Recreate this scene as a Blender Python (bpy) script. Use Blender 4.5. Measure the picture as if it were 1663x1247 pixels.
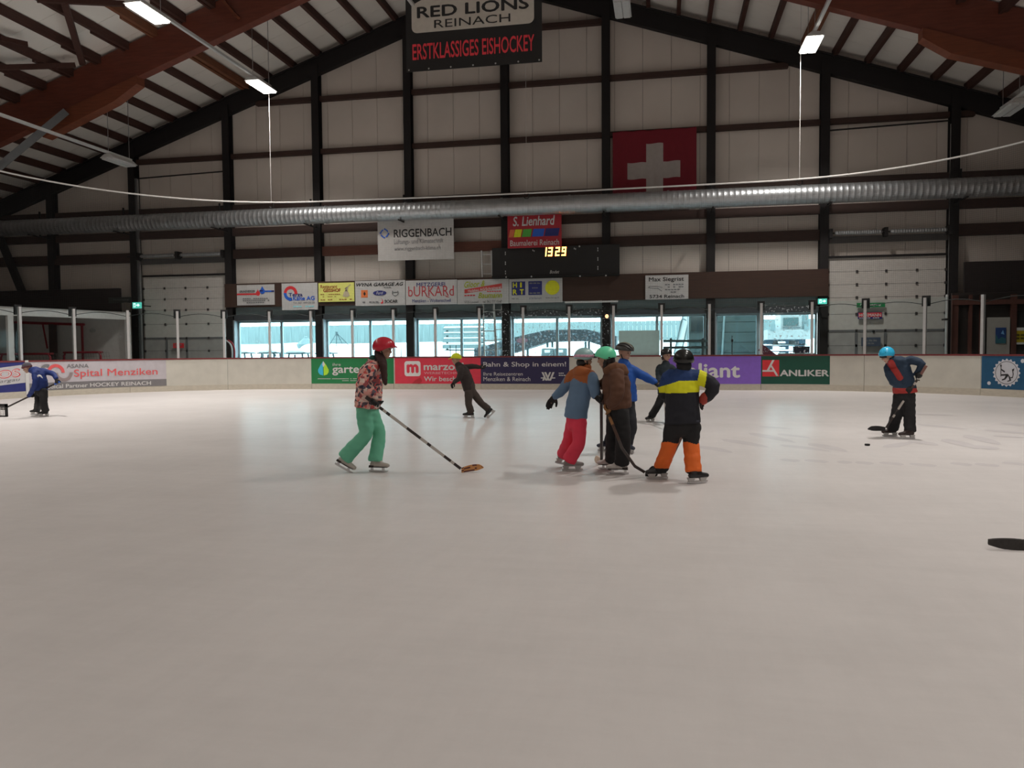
import bpy, bmesh, math, random
from mathutils import Vector, Matrix, noise

random.seed(7)
C = bpy.context.scene.collection
for o in list(bpy.data.objects):
    bpy.data.objects.remove(o)
V = Vector
Z = V((0, 0, 1))

# ------------------------------------------------------------------ camera
EYE, YAW, PITCH, ROLL, FPX = 1.5, 0.190293, 0.045388, 0.007628, 1273.2
fw = V((-math.sin(YAW) * math.cos(PITCH), math.cos(YAW) * math.cos(PITCH), -math.sin(PITCH)))
rt0 = V((math.cos(YAW), math.sin(YAW), 0))
up0 = rt0.cross(fw)
rt = rt0 * math.cos(ROLL) - up0 * math.sin(ROLL)
up = up0 * math.cos(ROLL) + rt0 * math.sin(ROLL)
cam = bpy.data.cameras.new('camera')
camo = bpy.data.objects.new('camera', cam)
C.objects.link(camo)
cam.sensor_fit = 'HORIZONTAL'
cam.sensor_width = 36.0
cam.lens = FPX / 1663 * 36
cam.clip_end = 500
camo.matrix_world = Matrix((
    (rt.x, up.x, -fw.x, 0), (rt.y, up.y, -fw.y, 0), (rt.z, up.z, -fw.z, EYE), (0, 0, 0, 1)))
bpy.context.scene.camera = camo

# ------------------------------------------------------------------ world and exposure
wd = bpy.data.worlds.new('overcast_sky')
bpy.context.scene.world = wd
wd.use_nodes = True
wn = wd.node_tree
for n in list(wn.nodes):
    wn.nodes.remove(n)
w_out = wn.nodes.new('ShaderNodeOutputWorld')
w_bg = wn.nodes.new('ShaderNodeBackground')
w_bg.inputs['Color'].default_value = (0.80, 0.94, 1.0, 1)
w_bg.inputs['Strength'].default_value = 7.5
wn.links.new(w_bg.outputs[0], w_out.inputs[0])
vs = bpy.context.scene.view_settings
vs.view_transform = 'Standard'
vs.look = 'None'
vs.exposure = 0.0
vs.gamma = 1.0
vs.use_curve_mapping = False
LAMP_W = 335.0
LAMP_COL = (1.0, 0.945, 0.885)

# ceiling lamps: rows along the hall, as in the photograph the second and fifth rows burn
LAMP_ROWS = [(-20.6, 8.8), (-14.6, 11.25), (-8.3, 12.9), (-1.35, 12.9), (4.7, 11.25), (10.6, 8.8)]
LAMP_Y = [27.2, 20.7, 14.2, 7.7, 1.2, -5.3, -11.8, -18.3, -24.8]


def lamp_light(x, y, z, parent=None, power=1.0):
    li = bpy.data.lights.new('lamp_light', 'AREA')
    li.shape = 'RECTANGLE'
    li.size = 0.35
    li.size_y = 1.3
    li.energy = LAMP_W * power
    li.color = LAMP_COL
    li.spread = math.radians(125)
    o = bpy.data.objects.new('lamp_light', li)
    C.objects.link(o)
    if parent:
        o.parent = parent
        o.location = V((x, y, z)) - parent.location
    else:
        o.location = (x, y, z)
    return o


for rx, rz in (LAMP_ROWS[1], LAMP_ROWS[4]):
    for ry in LAMP_Y:
        if ry < 20:
            lamp_light(rx, ry, rz - 0.09, None, {14.2: 1.0, 7.7: 0.5, 1.2: 0.25, -5.3: 0.4}.get(ry, 0.8))


# ------------------------------------------------------------------ projection helpers
def ray(x, y):
    d = fw + rt * ((x - 831.5) / FPX) - up * ((y - 623.5) / FPX)
    return d / d.y


def at(x, y, Y):
    """point in the hall at distance Y along the hall, seen at picture position x, y"""
    d = ray(x, y) * Y
    return V((d.x, d.y, d.z + EYE))


def on_ice(x, y):
    d = ray(x, y)
    d = d * (-EYE / d.z)
    return V((d.x, d.y, 0))


def pix(p):
    d = V((p[0], p[1], p[2] - EYE))
    k = FPX / d.dot(fw)
    return (831.5 + d.dot(rt) * k, 623.5 - d.dot(up) * k)


APEX_X, APEX_Z, PITCHK = -6.43, 16.9, 0.339


def roof_z(x):
    return APEX_Z - PITCHK * abs(x - APEX_X)


def on_roof(x, y, below=0.0):
    d = ray(x, y)
    lo, hi = 3.0, 60.0
    for _ in range(60):
        m = (lo + hi) / 2
        if d.z * m + EYE < roof_z(d.x * m) - below:
            lo = m
        else:
            hi = m
    return V((d.x * lo, lo, d.z * lo + EYE))


# ------------------------------------------------------------------ materials
def lin(c):
    c /= 255.0
    return c / 12.92 if c <= 0.04045 else ((c + 0.055) / 1.055) ** 2.4


def ph(r, g, b, k=2.2):
    return tuple(min(0.85, lin(c) * k) for c in (r, g, b))


MATS = {}


def M(name, col, rough=0.6, metal=0.0, var=0.06, scale=6.0, stretch=(1, 1, 1), bump=0.0, emit=0.0, spec=0.5):
    if name in MATS:
        return MATS[name]
    m = bpy.data.materials.new(name)
    m.use_nodes = True
    nt = m.node_tree
    b = nt.nodes['Principled BSDF']
    b.inputs['Roughness'].default_value = rough
    b.inputs['Metallic'].default_value = metal
    b.inputs['Specular IOR Level'].default_value = spec
    tc = nt.nodes.new('ShaderNodeTexCoord')
    mp = nt.nodes.new('ShaderNodeMapping')
    mp.inputs['Scale'].default_value = stretch
    no = nt.nodes.new('ShaderNodeTexNoise')
    no.inputs['Scale'].default_value = scale
    no.inputs['Detail'].default_value = 4
    nt.links.new(tc.outputs['Object'], mp.inputs['Vector'])
    nt.links.new(mp.outputs[0], no.inputs['Vector'])
    mr = nt.nodes.new('ShaderNodeMapRange')
    mr.inputs['From Min'].default_value = 0.25
    mr.inputs['From Max'].default_value = 0.75
    mr.inputs['To Min'].default_value = 1 - var
    mr.inputs['To Max'].default_value = 1 + var
    nt.links.new(no.outputs['Fac'], mr.inputs['Value'])
    sc = nt.nodes.new('ShaderNodeVectorMath')
    sc.operation = 'SCALE'
    sc.inputs[0].default_value = col[:3]
    nt.links.new(mr.outputs[0], sc.inputs['Scale'])
    nt.links.new(sc.outputs[0], b.inputs['Base Color'])
    if bump:
        bp_ = nt.nodes.new('ShaderNodeBump')
        bp_.inputs['Strength'].default_value = bump
        bp_.inputs['Distance'].default_value = 0.02
        nt.links.new(no.outputs['Fac'], bp_.inputs['Height'])
        nt.links.new(bp_.outputs[0], b.inputs['Normal'])
    if emit:
        b.inputs['Emission Color'].default_value = (*col[:3], 1)
        b.inputs['Emission Strength'].default_value = emit
    MATS[name] = m
    return m


def m_cells(name, cols, scale, rough=0.8):
    """cloth printed with irregular patches"""
    m = M(name, cols[0], rough)
    nt = m.node_tree
    b = nt.nodes['Principled BSDF']
    tc = nt.nodes['Texture Coordinate']
    no = nt.nodes.new('ShaderNodeTexNoise')
    no.inputs['Scale'].default_value = scale * 0.7
    mx = nt.nodes.new('ShaderNodeVectorMath')
    mx.operation = 'MULTIPLY_ADD'
    mx.inputs[1].default_value = (0.06, 0.06, 0.06)
    vo = nt.nodes.new('ShaderNodeTexVoronoi')
    vo.inputs['Scale'].default_value = scale
    nt.links.new(tc.outputs['Object'], no.inputs['Vector'])
    nt.links.new(no.outputs['Color'], mx.inputs[0])
    nt.links.new(tc.outputs['Object'], mx.inputs[2])
    nt.links.new(mx.outputs[0], vo.inputs['Vector'])
    sep = nt.nodes.new('ShaderNodeSeparateColor')
    nt.links.new(vo.outputs['Color'], sep.inputs[0])
    cr = nt.nodes.new('ShaderNodeValToRGB')
    cr.color_ramp.interpolation = 'CONSTANT'
    while len(cr.color_ramp.elements) < len(cols):
        cr.color_ramp.elements.new(0.5)
    for i, c in enumerate(cols):
        cr.color_ramp.elements[i].position = i / len(cols)
        cr.color_ramp.elements[i].color = (*c, 1)
    nt.links.new(sep.outputs[0], cr.inputs[0])
    nt.links.new(cr.outputs[0], b.inputs['Base Color'])
    return m


def m_glass(name, tint=(0.93, 0.97, 0.97), refl=0.006, specks=0.0):
    m = bpy.data.materials.new(name)
    m.use_nodes = True
    nt = m.node_tree
    for n in list(nt.nodes):
        nt.nodes.remove(n)
    out = nt.nodes.new('ShaderNodeOutputMaterial')
    tr = nt.nodes.new('ShaderNodeBsdfTransparent')
    tr.inputs[0].default_value = (*tint, 1)
    gl = nt.nodes.new('ShaderNodeBsdfGlossy')
    gl.inputs['Roughness'].default_value = 0.04
    mx = nt.nodes.new('ShaderNodeMixShader')
    mx.inputs[0].default_value = refl
    nt.links.new(tr.outputs[0], mx.inputs[1])
    nt.links.new(gl.outputs[0], mx.inputs[2])
    last = mx
    if specks:
        tc = nt.nodes.new('ShaderNodeTexCoord')
        no = nt.nodes.new('ShaderNodeTexNoise')
        no.inputs['Scale'].default_value = 14
        no.inputs['Detail'].default_value = 3
        gt = nt.nodes.new('ShaderNodeMath')
        gt.operation = 'GREATER_THAN'
        gt.inputs[1].default_value = specks
        df = nt.nodes.new('ShaderNodeBsdfDiffuse')
        df.inputs[0].default_value = (0.8, 0.85, 0.9, 1)
        m2 = nt.nodes.new('ShaderNodeMixShader')
        ml = nt.nodes.new('ShaderNodeMath')
        ml.operation = 'MULTIPLY'
        ml.inputs[1].default_value = 0.55
        nt.links.new(tc.outputs['Object'], no.inputs['Vector'])
        nt.links.new(no.outputs['Fac'], gt.inputs[0])
        nt.links.new(gt.outputs[0], ml.inputs[0])
        nt.links.new(ml.outputs[0], m2.inputs[0])
        nt.links.new(mx.outputs[0], m2.inputs[1])
        nt.links.new(df.outputs[0], m2.inputs[2])
        last = m2
    nt.links.new(last.outputs[0], out.inputs[0])
    MATS[name] = m
    return m


def m_ice(name='ice', col=(0.69, 0.66, 0.65)):
    m = M(name, col, 0.34, var=0.04, scale=0.6, spec=0.3)
    nt = m.node_tree
    b = nt.nodes['Principled BSDF']
    b.inputs['IOR'].default_value = 1.31
    tc = nt.nodes['Texture Coordinate']
    base = b.inputs['Base Color'].links[0].from_socket
    # skate scratches: two fields of thin curved cuts
    last = base
    for sc_, st, rot, amt in ((0.35, (1, 1.6, 1), 0.3, 0.05), (1.3, (5, 1, 1), -0.9, 0.025), (1.2, (1, 6, 1), 0.7, 0.025)):
        mp = nt.nodes.new('ShaderNodeMapping')
        mp.inputs['Scale'].default_value = st
        mp.inputs['Rotation'].default_value = (0, 0, rot)
        no = nt.nodes.new('ShaderNodeTexNoise')
        no.inputs['Scale'].default_value = sc_
        no.inputs['Detail'].default_value = 6
        no.inputs['Roughness'].default_value = 0.75
        mr = nt.nodes.new('ShaderNodeMapRange')
        mr.inputs['From Min'].default_value = 0.3
        mr.inputs['From Max'].default_value = 0.7
        mr.inputs['To Min'].default_value = 1 - amt
        mr.inputs['To Max'].default_value = 1 + amt * 0.6
        v = nt.nodes.new('ShaderNodeVectorMath')
        v.operation = 'SCALE'
        nt.links.new(tc.outputs['Object'], mp.inputs[0])
        nt.links.new(mp.outputs[0], no.inputs['Vector'])
        nt.links.new(no.outputs['Fac'], mr.inputs['Value'])
        nt.links.new(last, v.inputs[0])
        nt.links.new(mr.outputs[0], v.inputs['Scale'])
        last = v.outputs[0]
        lastfac = no
    nt.links.new(last, b.inputs['Base Color'])
    df = nt.nodes.new('ShaderNodeBsdfDiffuse')
    nt.links.new(last, df.inputs['Color'])
    mxs = nt.nodes.new('ShaderNodeMixShader')
    mxs.inputs[0].default_value = 0.36
    nt.links.new(df.outputs[0], mxs.inputs[1])
    nt.links.new(b.outputs[0], mxs.inputs[2])
    nt.links.new(mxs.outputs[0], nt.nodes['Material Output'].inputs['Surface'])
    mr = nt.nodes.new('ShaderNodeMapRange')
    mr.inputs['To Min'].default_value = 0.20
    mr.inputs['To Max'].default_value = 0.30
    nt.links.new(lastfac.outputs['Fac'], mr.inputs['Value'])
    nt.links.new(mr.outputs[0], b.inputs['Roughness'])
    return m


# ------------------------------------------------------------------ object helpers
def wloc(o):
    p = V((0, 0, 0))
    while o:
        p += o.location
        o = o.parent
    return p


def tag(o, label=None, cat=None, group=None, kind=None):
    if label:
        o['label'] = label
    if cat:
        o['category'] = cat
    if group:
        o['group'] = group
    if kind:
        o['kind'] = kind
    return o


def empty(name, loc, label=None, cat=None, group=None, kind=None):
    o = bpy.data.objects.new(name, None)
    C.objects.link(o)
    o.location = loc
    o.empty_display_size = 0.2
    return tag(o, label, cat, group, kind)


def link_mesh(name, me, mat, parent=None, smooth=False, keep=False):
    """mesh given in hall coordinates becomes one object; a top-level one gets its origin at its base"""
    if mat is not None:
        for mm in (mat if isinstance(mat, (list, tuple)) else [mat]):
            me.materials.append(mm)
    o = bpy.data.objects.new(name, me)
    C.objects.link(o)
    if parent:
        o.parent = parent
        off = wloc(parent)
        me.transform(Matrix.Translation(-off))
    elif not keep and len(me.vertices):
        xs = [v.co for v in me.vertices]
        c = V(((min(v.x for v in xs) + max(v.x for v in xs)) / 2, (min(v.y for v in xs) + max(v.y for v in xs)) / 2, min(v.z for v in xs)))
        me.transform(Matrix.Translation(-c))
        o.location = c
    if smooth:
        me.polygons.foreach_set('use_smooth', [True] * len(me.polygons))
    return o


class MB:
    """collects shapes and links them as one mesh"""

    def __init__(self):
        self.bm = bmesh.new()
        self.mi = 0

    def face(self, vs):
        try:
            f = self.bm.faces.new(vs)
            f.material_index = self.mi
            return f
        except ValueError:
            return None

    def hexa(self, p):
        v = [self.bm.verts.new(q) for q in p]
        for f in ((0, 3, 2, 1), (4, 5, 6, 7), (0, 1, 5, 4), (1, 2, 6, 5), (2, 3, 7, 6), (3, 0, 4, 7)):
            self.face([v[i] for i in f])
        return self

    def box(self, x0, x1, y0, y1, z0, z1):
        return self.hexa([(x0, y0, z0), (x1, y0, z0), (x1, y1, z0), (x0, y1, z0), (x0, y0, z1), (x1, y0, z1), (x1, y1, z1), (x0, y1, z1)])

    def bar(self, a, b, w, h, upv=Z):
        a, b = V(a), V(b)
        t = (b - a).normalized()
        s = t.cross(V(upv))
        if s.length < 1e-4:
            s = t.cross(V((1, 0, 0)))
        s.normalize()
        u = s.cross(t)
        s, u = s * w / 2, u * h / 2
        return self.hexa([a - s - u, b - s - u, b + s - u, a + s - u, a - s + u, b - s + u, b + s + u, a + s + u])

    def loft(self, pts, rad, side=None, seg=12, sub=1, cap=True, square=False, flat0=False, flat1=False):
        pts = [V(p) for p in pts]
        rad = [(r, r) if not isinstance(r, (tuple, list)) else tuple(r) for r in rad]
        if sub > 1 and len(pts) > 1:
            P, R = [], []
            n = len(pts)
            for i in range(n - 1):
                p0, p1, p2, p3 = pts[max(i - 1, 0)], pts[i], pts[i + 1], pts[min(i + 2, n - 1)]
                for k in range(sub):
                    t = k / sub
                    P.append(0.5 * ((2 * p1) + (p2 - p0) * t + (2 * p0 - 5 * p1 + 4 * p2 - p3) * t * t + (3 * p1 - p0 - 3 * p2 + p3) * t ** 3))
                    s = t * t * (3 - 2 * t)
                    R.append(tuple(rad[i][j] * (1 - s) + rad[i + 1][j] * s for j in (0, 1)))
            P.append(pts[-1])
            R.append(rad[-1])
            pts, rad = P, R
        n = len(pts)
        tan = [(pts[min(i + 1, n - 1)] - pts[max(i - 1, 0)]).normalized() for i in range(n)]
        if cap and not square:
            a0, a1 = pts[0], pts[-1]
            r0, r1 = rad[0], rad[-1]
            m0, m1 = min(r0), min(r1)
            pre = [] if flat0 else [(a0 - tan[0] * m0 * 0.9, 0.42), (a0 - tan[0] * m0 * 0.55, 0.82)]
            post = [] if flat1 else [(a1 + tan[-1] * m1 * 0.55, 0.82), (a1 + tan[-1] * m1 * 0.9, 0.42)]
            pts = [p for p, _ in pre] + pts + [p for p, _ in post]
            rad = [(r0[0] * k, r0[1] * k) for _, k in pre] + rad + [(r1[0] * k, r1[1] * k) for _, k in post]
            tan = [tan[0]] * len(pre) + tan + [tan[-1]] * len(post)
            n = len(pts)
        ref = V(side) if side is not None else (Z if abs(tan[0].z) < 0.9 else V((1, 0, 0)))
        rings = []
        for i in range(n):
            a = ref - tan[i] * ref.dot(tan[i])
            if a.length < 1e-5:
                a = tan[i].orthogonal()
            a.normalize()
            if side is None:
                ref = a
            b = tan[i].cross(a)
            ring = []
            for k in range(seg):
                th = 2 * math.pi * (k + (0.5 if square else 0)) / seg
                q = math.sqrt(2) if square else 1
                ring.append(self.bm.verts.new(pts[i] + a * math.cos(th) * rad[i][0] * q + b * math.sin(th) * rad[i][1] * q))
            rings.append(ring)
        for i in range(n - 1):
            for k in range(seg):
                self.face([rings[i][k], rings[i][(k + 1) % seg], rings[i + 1][(k + 1) % seg], rings[i + 1][k]])
        self.face(list(reversed(rings[0])))
        self.face(rings[-1])
        return self

    def ell(self, c, r, axes=None, seg=16, rings=10):
        c = V(c)
        ax = axes or (V((1, 0, 0)), V((0, 1, 0)), Z)
        top = self.bm.verts.new(c + ax[2] * r[2])
        bot = self.bm.verts.new(c - ax[2] * r[2])
        rows = []
        for i in range(1, rings):
            th = math.pi * i / rings
            rows.append([self.bm.verts.new(c + ax[0] * r[0] * math.sin(th) * math.cos(2 * math.pi * k / seg) + ax[1] * r[1] * math.sin(th) * math.sin(2 * math.pi * k / seg) + ax[2] * r[2] * math.cos(th)) for k in range(seg)])
        for k in range(seg):
            self.face([top, rows[0][k], rows[0][(k + 1) % seg]])
            self.face([bot, rows[-1][(k + 1) % seg], rows[-1][k]])
            for i in range(rings - 2):
                self.face([rows[i][k], rows[i + 1][k], rows[i + 1][(k + 1) % seg], rows[i][(k + 1) % seg]])
        return self

    def prism(self, poly, y0, y1):
        """outline in x,z pushed along y"""
        a = [self.bm.verts.new((x, y0, z)) for x, z in poly]
        b = [self.bm.verts.new((x, y1, z)) for x, z in poly]
        n = len(poly)
        self.face(a)
        self.face(list(reversed(b)))
        for i in range(n):
            self.face([a[i], b[i], b[(i + 1) % n], a[(i + 1) % n]])
        return self

    def mesh(self, name, normals=True):
        if normals:
            bmesh.ops.recalc_face_normals(self.bm, faces=self.bm.faces)
        me = bpy.data.meshes.new(name)
        self.bm.to_mesh(me)
        self.bm.free()
        return me

    def build(self, name, mat, parent=None, smooth=False, keep=False):
        return link_mesh(name, self.mesh(name), mat, parent, smooth, keep)


def struct(o):
    o['kind'] = 'structure'
    return o


ORD = ['first', 'second', 'third', 'fourth', 'fifth', 'sixth', 'seventh', 'eighth', 'ninth', 'tenth', 'eleventh', 'twelfth', 'thirteenth',
       'fourteenth', 'fifteenth', 'sixteenth', 'seventeenth', 'eighteenth', 'nineteenth', 'twentieth', 'twenty-first', 'twenty-second', 'twenty-third', 'twenty-fourth']

# ------------------------------------------------------------------ lettering and flat signs
TXT = {}


def text_geo(s, shear=0.0):
    key = (s, shear)
    if key not in TXT:
        cu = bpy.data.curves.new('t', 'FONT')
        cu.body = s
        cu.shear = shear
        cu.resolution_u = 3
        o = bpy.data.objects.new('t', cu)
        C.objects.link(o)
        bpy.context.view_layer.update()
        me = bpy.data.meshes.new_from_object(o.evaluated_get(bpy.context.evaluated_depsgraph_get()))
        vs_ = [(v.co.x, v.co.y) for v in me.vertices]
        fs = [tuple(p.vertices) for p in me.polygons]
        bpy.data.objects.remove(o)
        bpy.data.meshes.remove(me)
        x0, x1 = min(v[0] for v in vs_), max(v[0] for v in vs_)
        y0, y1 = min(v[1] for v in vs_), max(v[1] for v in vs_)
        TXT[key] = ([((x - x0) / (x1 - x0), (y - y0) / (y1 - y0)) for x, y in vs_], fs, x1 - x0, y1 - y0)
    return TXT[key]


class Sign:
    """a flat board; u,v run 0..1 over its width and height; fn(u, v, lift) gives the point in the hall"""

    def __init__(self, name, label, cat, mat, fn, w, h, group=None, thick=0.03, nu=1, panel='panel'):
        self.fn, self.w, self.h, self.n = fn, w, h, 0
        base = fn(0.5, 0, 0)
        self.root = empty(name, base, label, cat, group)
        mb = MB()
        rows = []
        for i in range(nu + 1):
            u = i / nu
            rows.append([mb.bm.verts.new(fn(u, v, l)) for v, l in ((0, 0), (1, 0), (1, -thick), (0, -thick))])
        for i in range(nu):
            for k in range(4):
                mb.face([rows[i][k], rows[i + 1][k], rows[i + 1][(k + 1) % 4], rows[i][(k + 1) % 4]])
        mb.face(rows[0])
        mb.face(rows[-1])
        mb.build(panel, mat, self.root)

    def _add(self, name, verts, faces, mat, parent=None):
        self.n += 1
        lift = 0.004 + 0.002 * self.n
        me = bpy.data.meshes.new(name)
        me.from_pydata([self.fn(q[0], q[1], lift + (q[2] if len(q) > 2 else 0)) for q in verts], [], faces)
        return link_mesh(name, me, mat, parent or self.root)

    def text(self, s, u0, v0, u1, v1, mat, bold=0.0, shear=0.0, rise=0.0):
        vs_, fs, w_, h_ = text_geo(s, shear)
        V_, F_ = [], []
        bu, bv = bold * 0.7 * (u1 - u0) / w_, bold * 0.7 * (v1 - v0) / h_
        for du, dv, dl in ((0, 0, 0), (bu, 0, 3e-4), (-bu, 0, 6e-4), (0, bv, 9e-4), (0, -bv, 12e-4)) if bold > 0 else ((0, 0, 0),):
            k = len(V_)
            V_ += [(u0 + x * (u1 - u0) + du, v0 + y * (v1 - v0) + rise * x + dv, dl) for x, y in vs_]
            F_ += [tuple(i + k for i in f) for f in fs]
        return self._add('lettering', V_, F_, mat)

    def poly(self, pts, mat, name='emblem'):
        return self._add(name, pts, [tuple(range(len(pts)))], mat)

    def polys(self, ps, mat, name='emblem'):
        vs_, fs = [], []
        for p in ps:
            fs.append(tuple(range(len(vs_), len(vs_) + len(p))))
            vs_ += p
        return self._add(name, vs_, fs, mat)

    def rect(self, u0, v0, u1, v1, mat, name='emblem'):
        n = max(1, int((u1 - u0) * self.w / 0.12))
        vs_ = []
        for i in range(n + 1):
            u = u0 + (u1 - u0) * i / n
            vs_ += [(u, v0), (u, v1)]
        return self._add(name, vs_, [(2 * i, 2 * i + 2, 2 * i + 3, 2 * i + 1) for i in range(n)], mat)

    def band(self, u0, u1, lo, hi, mat, name='emblem', n=24):
        vs_ = []
        for i in range(n + 1):
            t = i / n
            vs_ += [(u0 + (u1 - u0) * t, lo[0] + (lo[1] - lo[0]) * t), (u0 + (u1 - u0) * t, hi[0] + (hi[1] - hi[0]) * t)]
        return self._add(name, vs_, [(2 * i, 2 * i + 2, 2 * i + 3, 2 * i + 1) for i in range(n)], mat)

    def lines(self, rows, mat):
        """rows of print too small to read"""
        ps = []
        for u0, v0, u1, v1 in rows:
            n = max(3, int((u1 - u0) * self.w / ((v1 - v0) * self.h) / 2.2))
            for i in range(n):
                if random.random() < 0.85:
                    a = u0 + (u1 - u0) * i / n
                    ps.append([(a, v0), (a + (u1 - u0) / n * 0.8, v0), (a + (u1 - u0) / n * 0.8, v1 - random.random() * 0.3 * (v1 - v0)), (a, v1)])
        return self.polys(ps, mat, 'fine_print')

    def disc(self, cu, cv, r, mat, name='emblem', ru=None, n=36):
        k = self.h / self.w
        return self.poly([(cu + (ru or r) * k * math.cos(2 * math.pi * i / n), cv + r * math.sin(2 * math.pi * i / n)) for i in range(n)], mat, name)

    def arc(self, cu, cv, r0, r1, a0, a1, mat, name='emblem', n=24):
        k = self.h / self.w
        vs_ = []
        for i in range(n + 1):
            a = math.radians(a0 + (a1 - a0) * i / n)
            vs_ += [(cu + r0 * k * math.cos(a), cv + r0 * math.sin(a)), (cu + r1 * k * math.cos(a), cv + r1 * math.sin(a))]
        return self._add(name, vs_, [(2 * i, 2 * i + 1, 2 * i + 3, 2 * i + 2) for i in range(n)], mat)


def wall_fn(x0, x1, z0, z1, Y):
    return lambda u, v, l: V((x0 + (x1 - x0) * u, Y - l, z0 + (z1 - z0) * v))


def wall_sign(name, label, cat, mat, px, Y=32.0, group=None, thick=0.03, panel='panel'):
    """px = (x0, y0, x1, y1): picture positions of the upper and lower corners of the board on the plane Y"""
    a, b = at(px[0], px[1], Y), at(px[2], px[3], Y)
    return Sign(name, label, cat, mat, wall_fn(a.x, b.x, b.z, a.z, Y), b.x - a.x, a.z - b.z, group, thick, panel=panel)


# ------------------------------------------------------------------ colours
WHITE = M('paint_white', (0.72, 0.71, 0.70), 0.5)
BLACK = M('paint_black', (0.012, 0.012, 0.013), 0.5)
PRINT = M('print_black', (0.02, 0.02, 0.022), 0.6)
GREYP = M('print_grey', (0.22, 0.22, 0.23), 0.6)
NAVY = M('print_navy', ph(28, 32, 85), 0.6)
BLUEP = M('print_blue', ph(25, 70, 150), 0.6)
REDP = M('print_red', ph(160, 35, 40), 0.6)
YELL = M('print_yellow', ph(205, 165, 25), 0.6)
GREENP = M('print_green', ph(60, 130, 50), 0.6)
STEEL = M('steel', (0.5, 0.5, 0.51), 0.35, 0.85)
GALV = M('galvanised', (0.50, 0.52, 0.54), 0.42, 0.85, var=0.12, scale=3)
ALU = M('aluminium', (0.62, 0.62, 0.62), 0.45, 0.5)
DARKWOOD = M('dark_wood', ph(48, 28, 27, 1.7), 0.75, var=0.2, scale=5, stretch=(1, 8, 8))
DARKSTEEL = M('dark_steel', ph(22, 17, 18, 1.0), 0.75, var=0.1)
GLULAM = M('glued_wood', ph(72, 33, 22, 2.2), 0.6, var=0.22, scale=3, stretch=(0.6, 1, 6))
GLULAM2 = M('glued_wood_pale', ph(92, 46, 26, 1.6), 0.6, var=0.2, scale=3, stretch=(0.6, 1, 6))
PURLIN = M('purlin_wood', ph(52, 30, 24, 1.8), 0.7, var=0.2, scale=4, stretch=(6, 0.7, 6))
PURLIN2 = M('purlin_wood_pale', ph(92, 55, 36, 1.8), 0.7, var=0.2, scale=4, stretch=(6, 0.7, 6))
CREAM = M('wall_cladding', (0.64, 0.575, 0.52), 0.45, var=0.05, scale=0.7)
GLASS = m_glass('rink_glass')
GLASS_D = m_glass('rink_glass_specked', specks=0.635)
WGLASS = m_glass('window_glass', (0.86, 0.97, 0.98), 0.06)

# ================================================================== THE HALL
WY = 32.5
XL, XR, YB = -40.0, 27.0, -30.0

# floor: ice inside the boards, concrete around, both at one level
mb = MB()
mb.bm.faces.new([mb.bm.verts.new(p) for p in ((-21.2, YB, 0), (11.5, YB, 0), (11.5, 28.6, 0), (-21.2, 28.6, 0))])
struct(mb.build('floor', m_ice(), keep=True))
mb = MB()
zz = 0.0006
for x0, y0, x1, y1, w in ((85, 190, 200, 215, .16), (170, 165, 330, 195, .18), (270, 142, 430, 178, .18), (370, 145, 490, 162, .14), (380, 185, 560, 210, .16), (490, 180, 620, 212, .18),
                          (760, 195, 860, 176, .14), (860, 170, 950, 188, .18), (880, 110, 1060, 128, .16), (980, 165, 1100, 200, .18), (1060, 150, 1180, 185, .18), (1095, 188, 1165, 204, .2),
                          (1130, 130, 1275, 145, .18), (1160, 152, 1275, 160, .16), (1205, 105, 1275, 118, .2), (300, 118, 420, 128, .12), (850, 72, 1010, 78, .2)):
    a, b = on_ice(1100 + x0 * .4433, 640 + y0 * .4433), on_ice(1100 + x1 * .4433, 640 + y1 * .4433)
    n_ = (b - a).cross(Z).normalized() * w * 0.9
    zz += 0.00012
    m_ = a.lerp(b, 0.45)
    mb.face([mb.bm.verts.new(q + Z * zz) for q in (a - n_ * .3, a.lerp(m_, .5) - n_ * .85, m_ - n_, b.lerp(m_, .4) - n_ * .7, b - n_ * .15, b + n_ * .15, b.lerp(m_, .4) + n_ * .6, m_ + n_ * .9, a.lerp(m_, .5) + n_, a + n_ * .3)])
for x0, x1, y in ((375, 450, 240), (465, 555, 243), (585, 640, 247), (650, 720, 250), (740, 830, 252), (850, 950, 257), (1000, 1080, 254), (1090, 1180, 257), (1190, 1275, 252)):
    a, b = on_ice(1100 + x0 * .4433, 640 + y * .4433), on_ice(1100 + x1 * .4433, 642 + y * .4433)
    n_ = (b - a).cross(Z).normalized() * 0.15
    mb.face([mb.bm.verts.new(q + Z * 0.0006) for q in (a - n_ * .4, a.lerp(b, .15) - n_, b.lerp(a, .2) - n_ * .7, b - n_ * .2, b + n_ * .3, b.lerp(a, .15) + n_, a.lerp(b, .2) + n_ * .6, a + n_ * .1)])
struct(mb.build('floor_marking', m_ice('ice_marked', (0.625, 0.595, 0.60)), keep=True))
CONC = M('concrete', (0.22, 0.21, 0.2), 0.8, var=0.15, scale=2)
mb = MB()
for x0, x1, y0, y1 in ((XL, -21.2, YB, WY), (11.5, XR, YB, WY), (-21.2, 11.5, 28.6, WY)):
    mb.box(x0, x1, y0, y1, -0.2, -0.004)
struct(mb.build('floor_surround', CONC, keep=True)).name = 'floor.001'

COLX = [-32.3, -28.07, -23.75, -19.02, -14.76, -10.61, -6.43, -2.27, 1.86, 6.10, 10.68, 15.2]
WIN_Z0, WIN_Z1 = 0.95, 2.79
WX0, WX1 = -18.85, 5.95

# gable wall cladding with the window strip left open
mb = MB()


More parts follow.
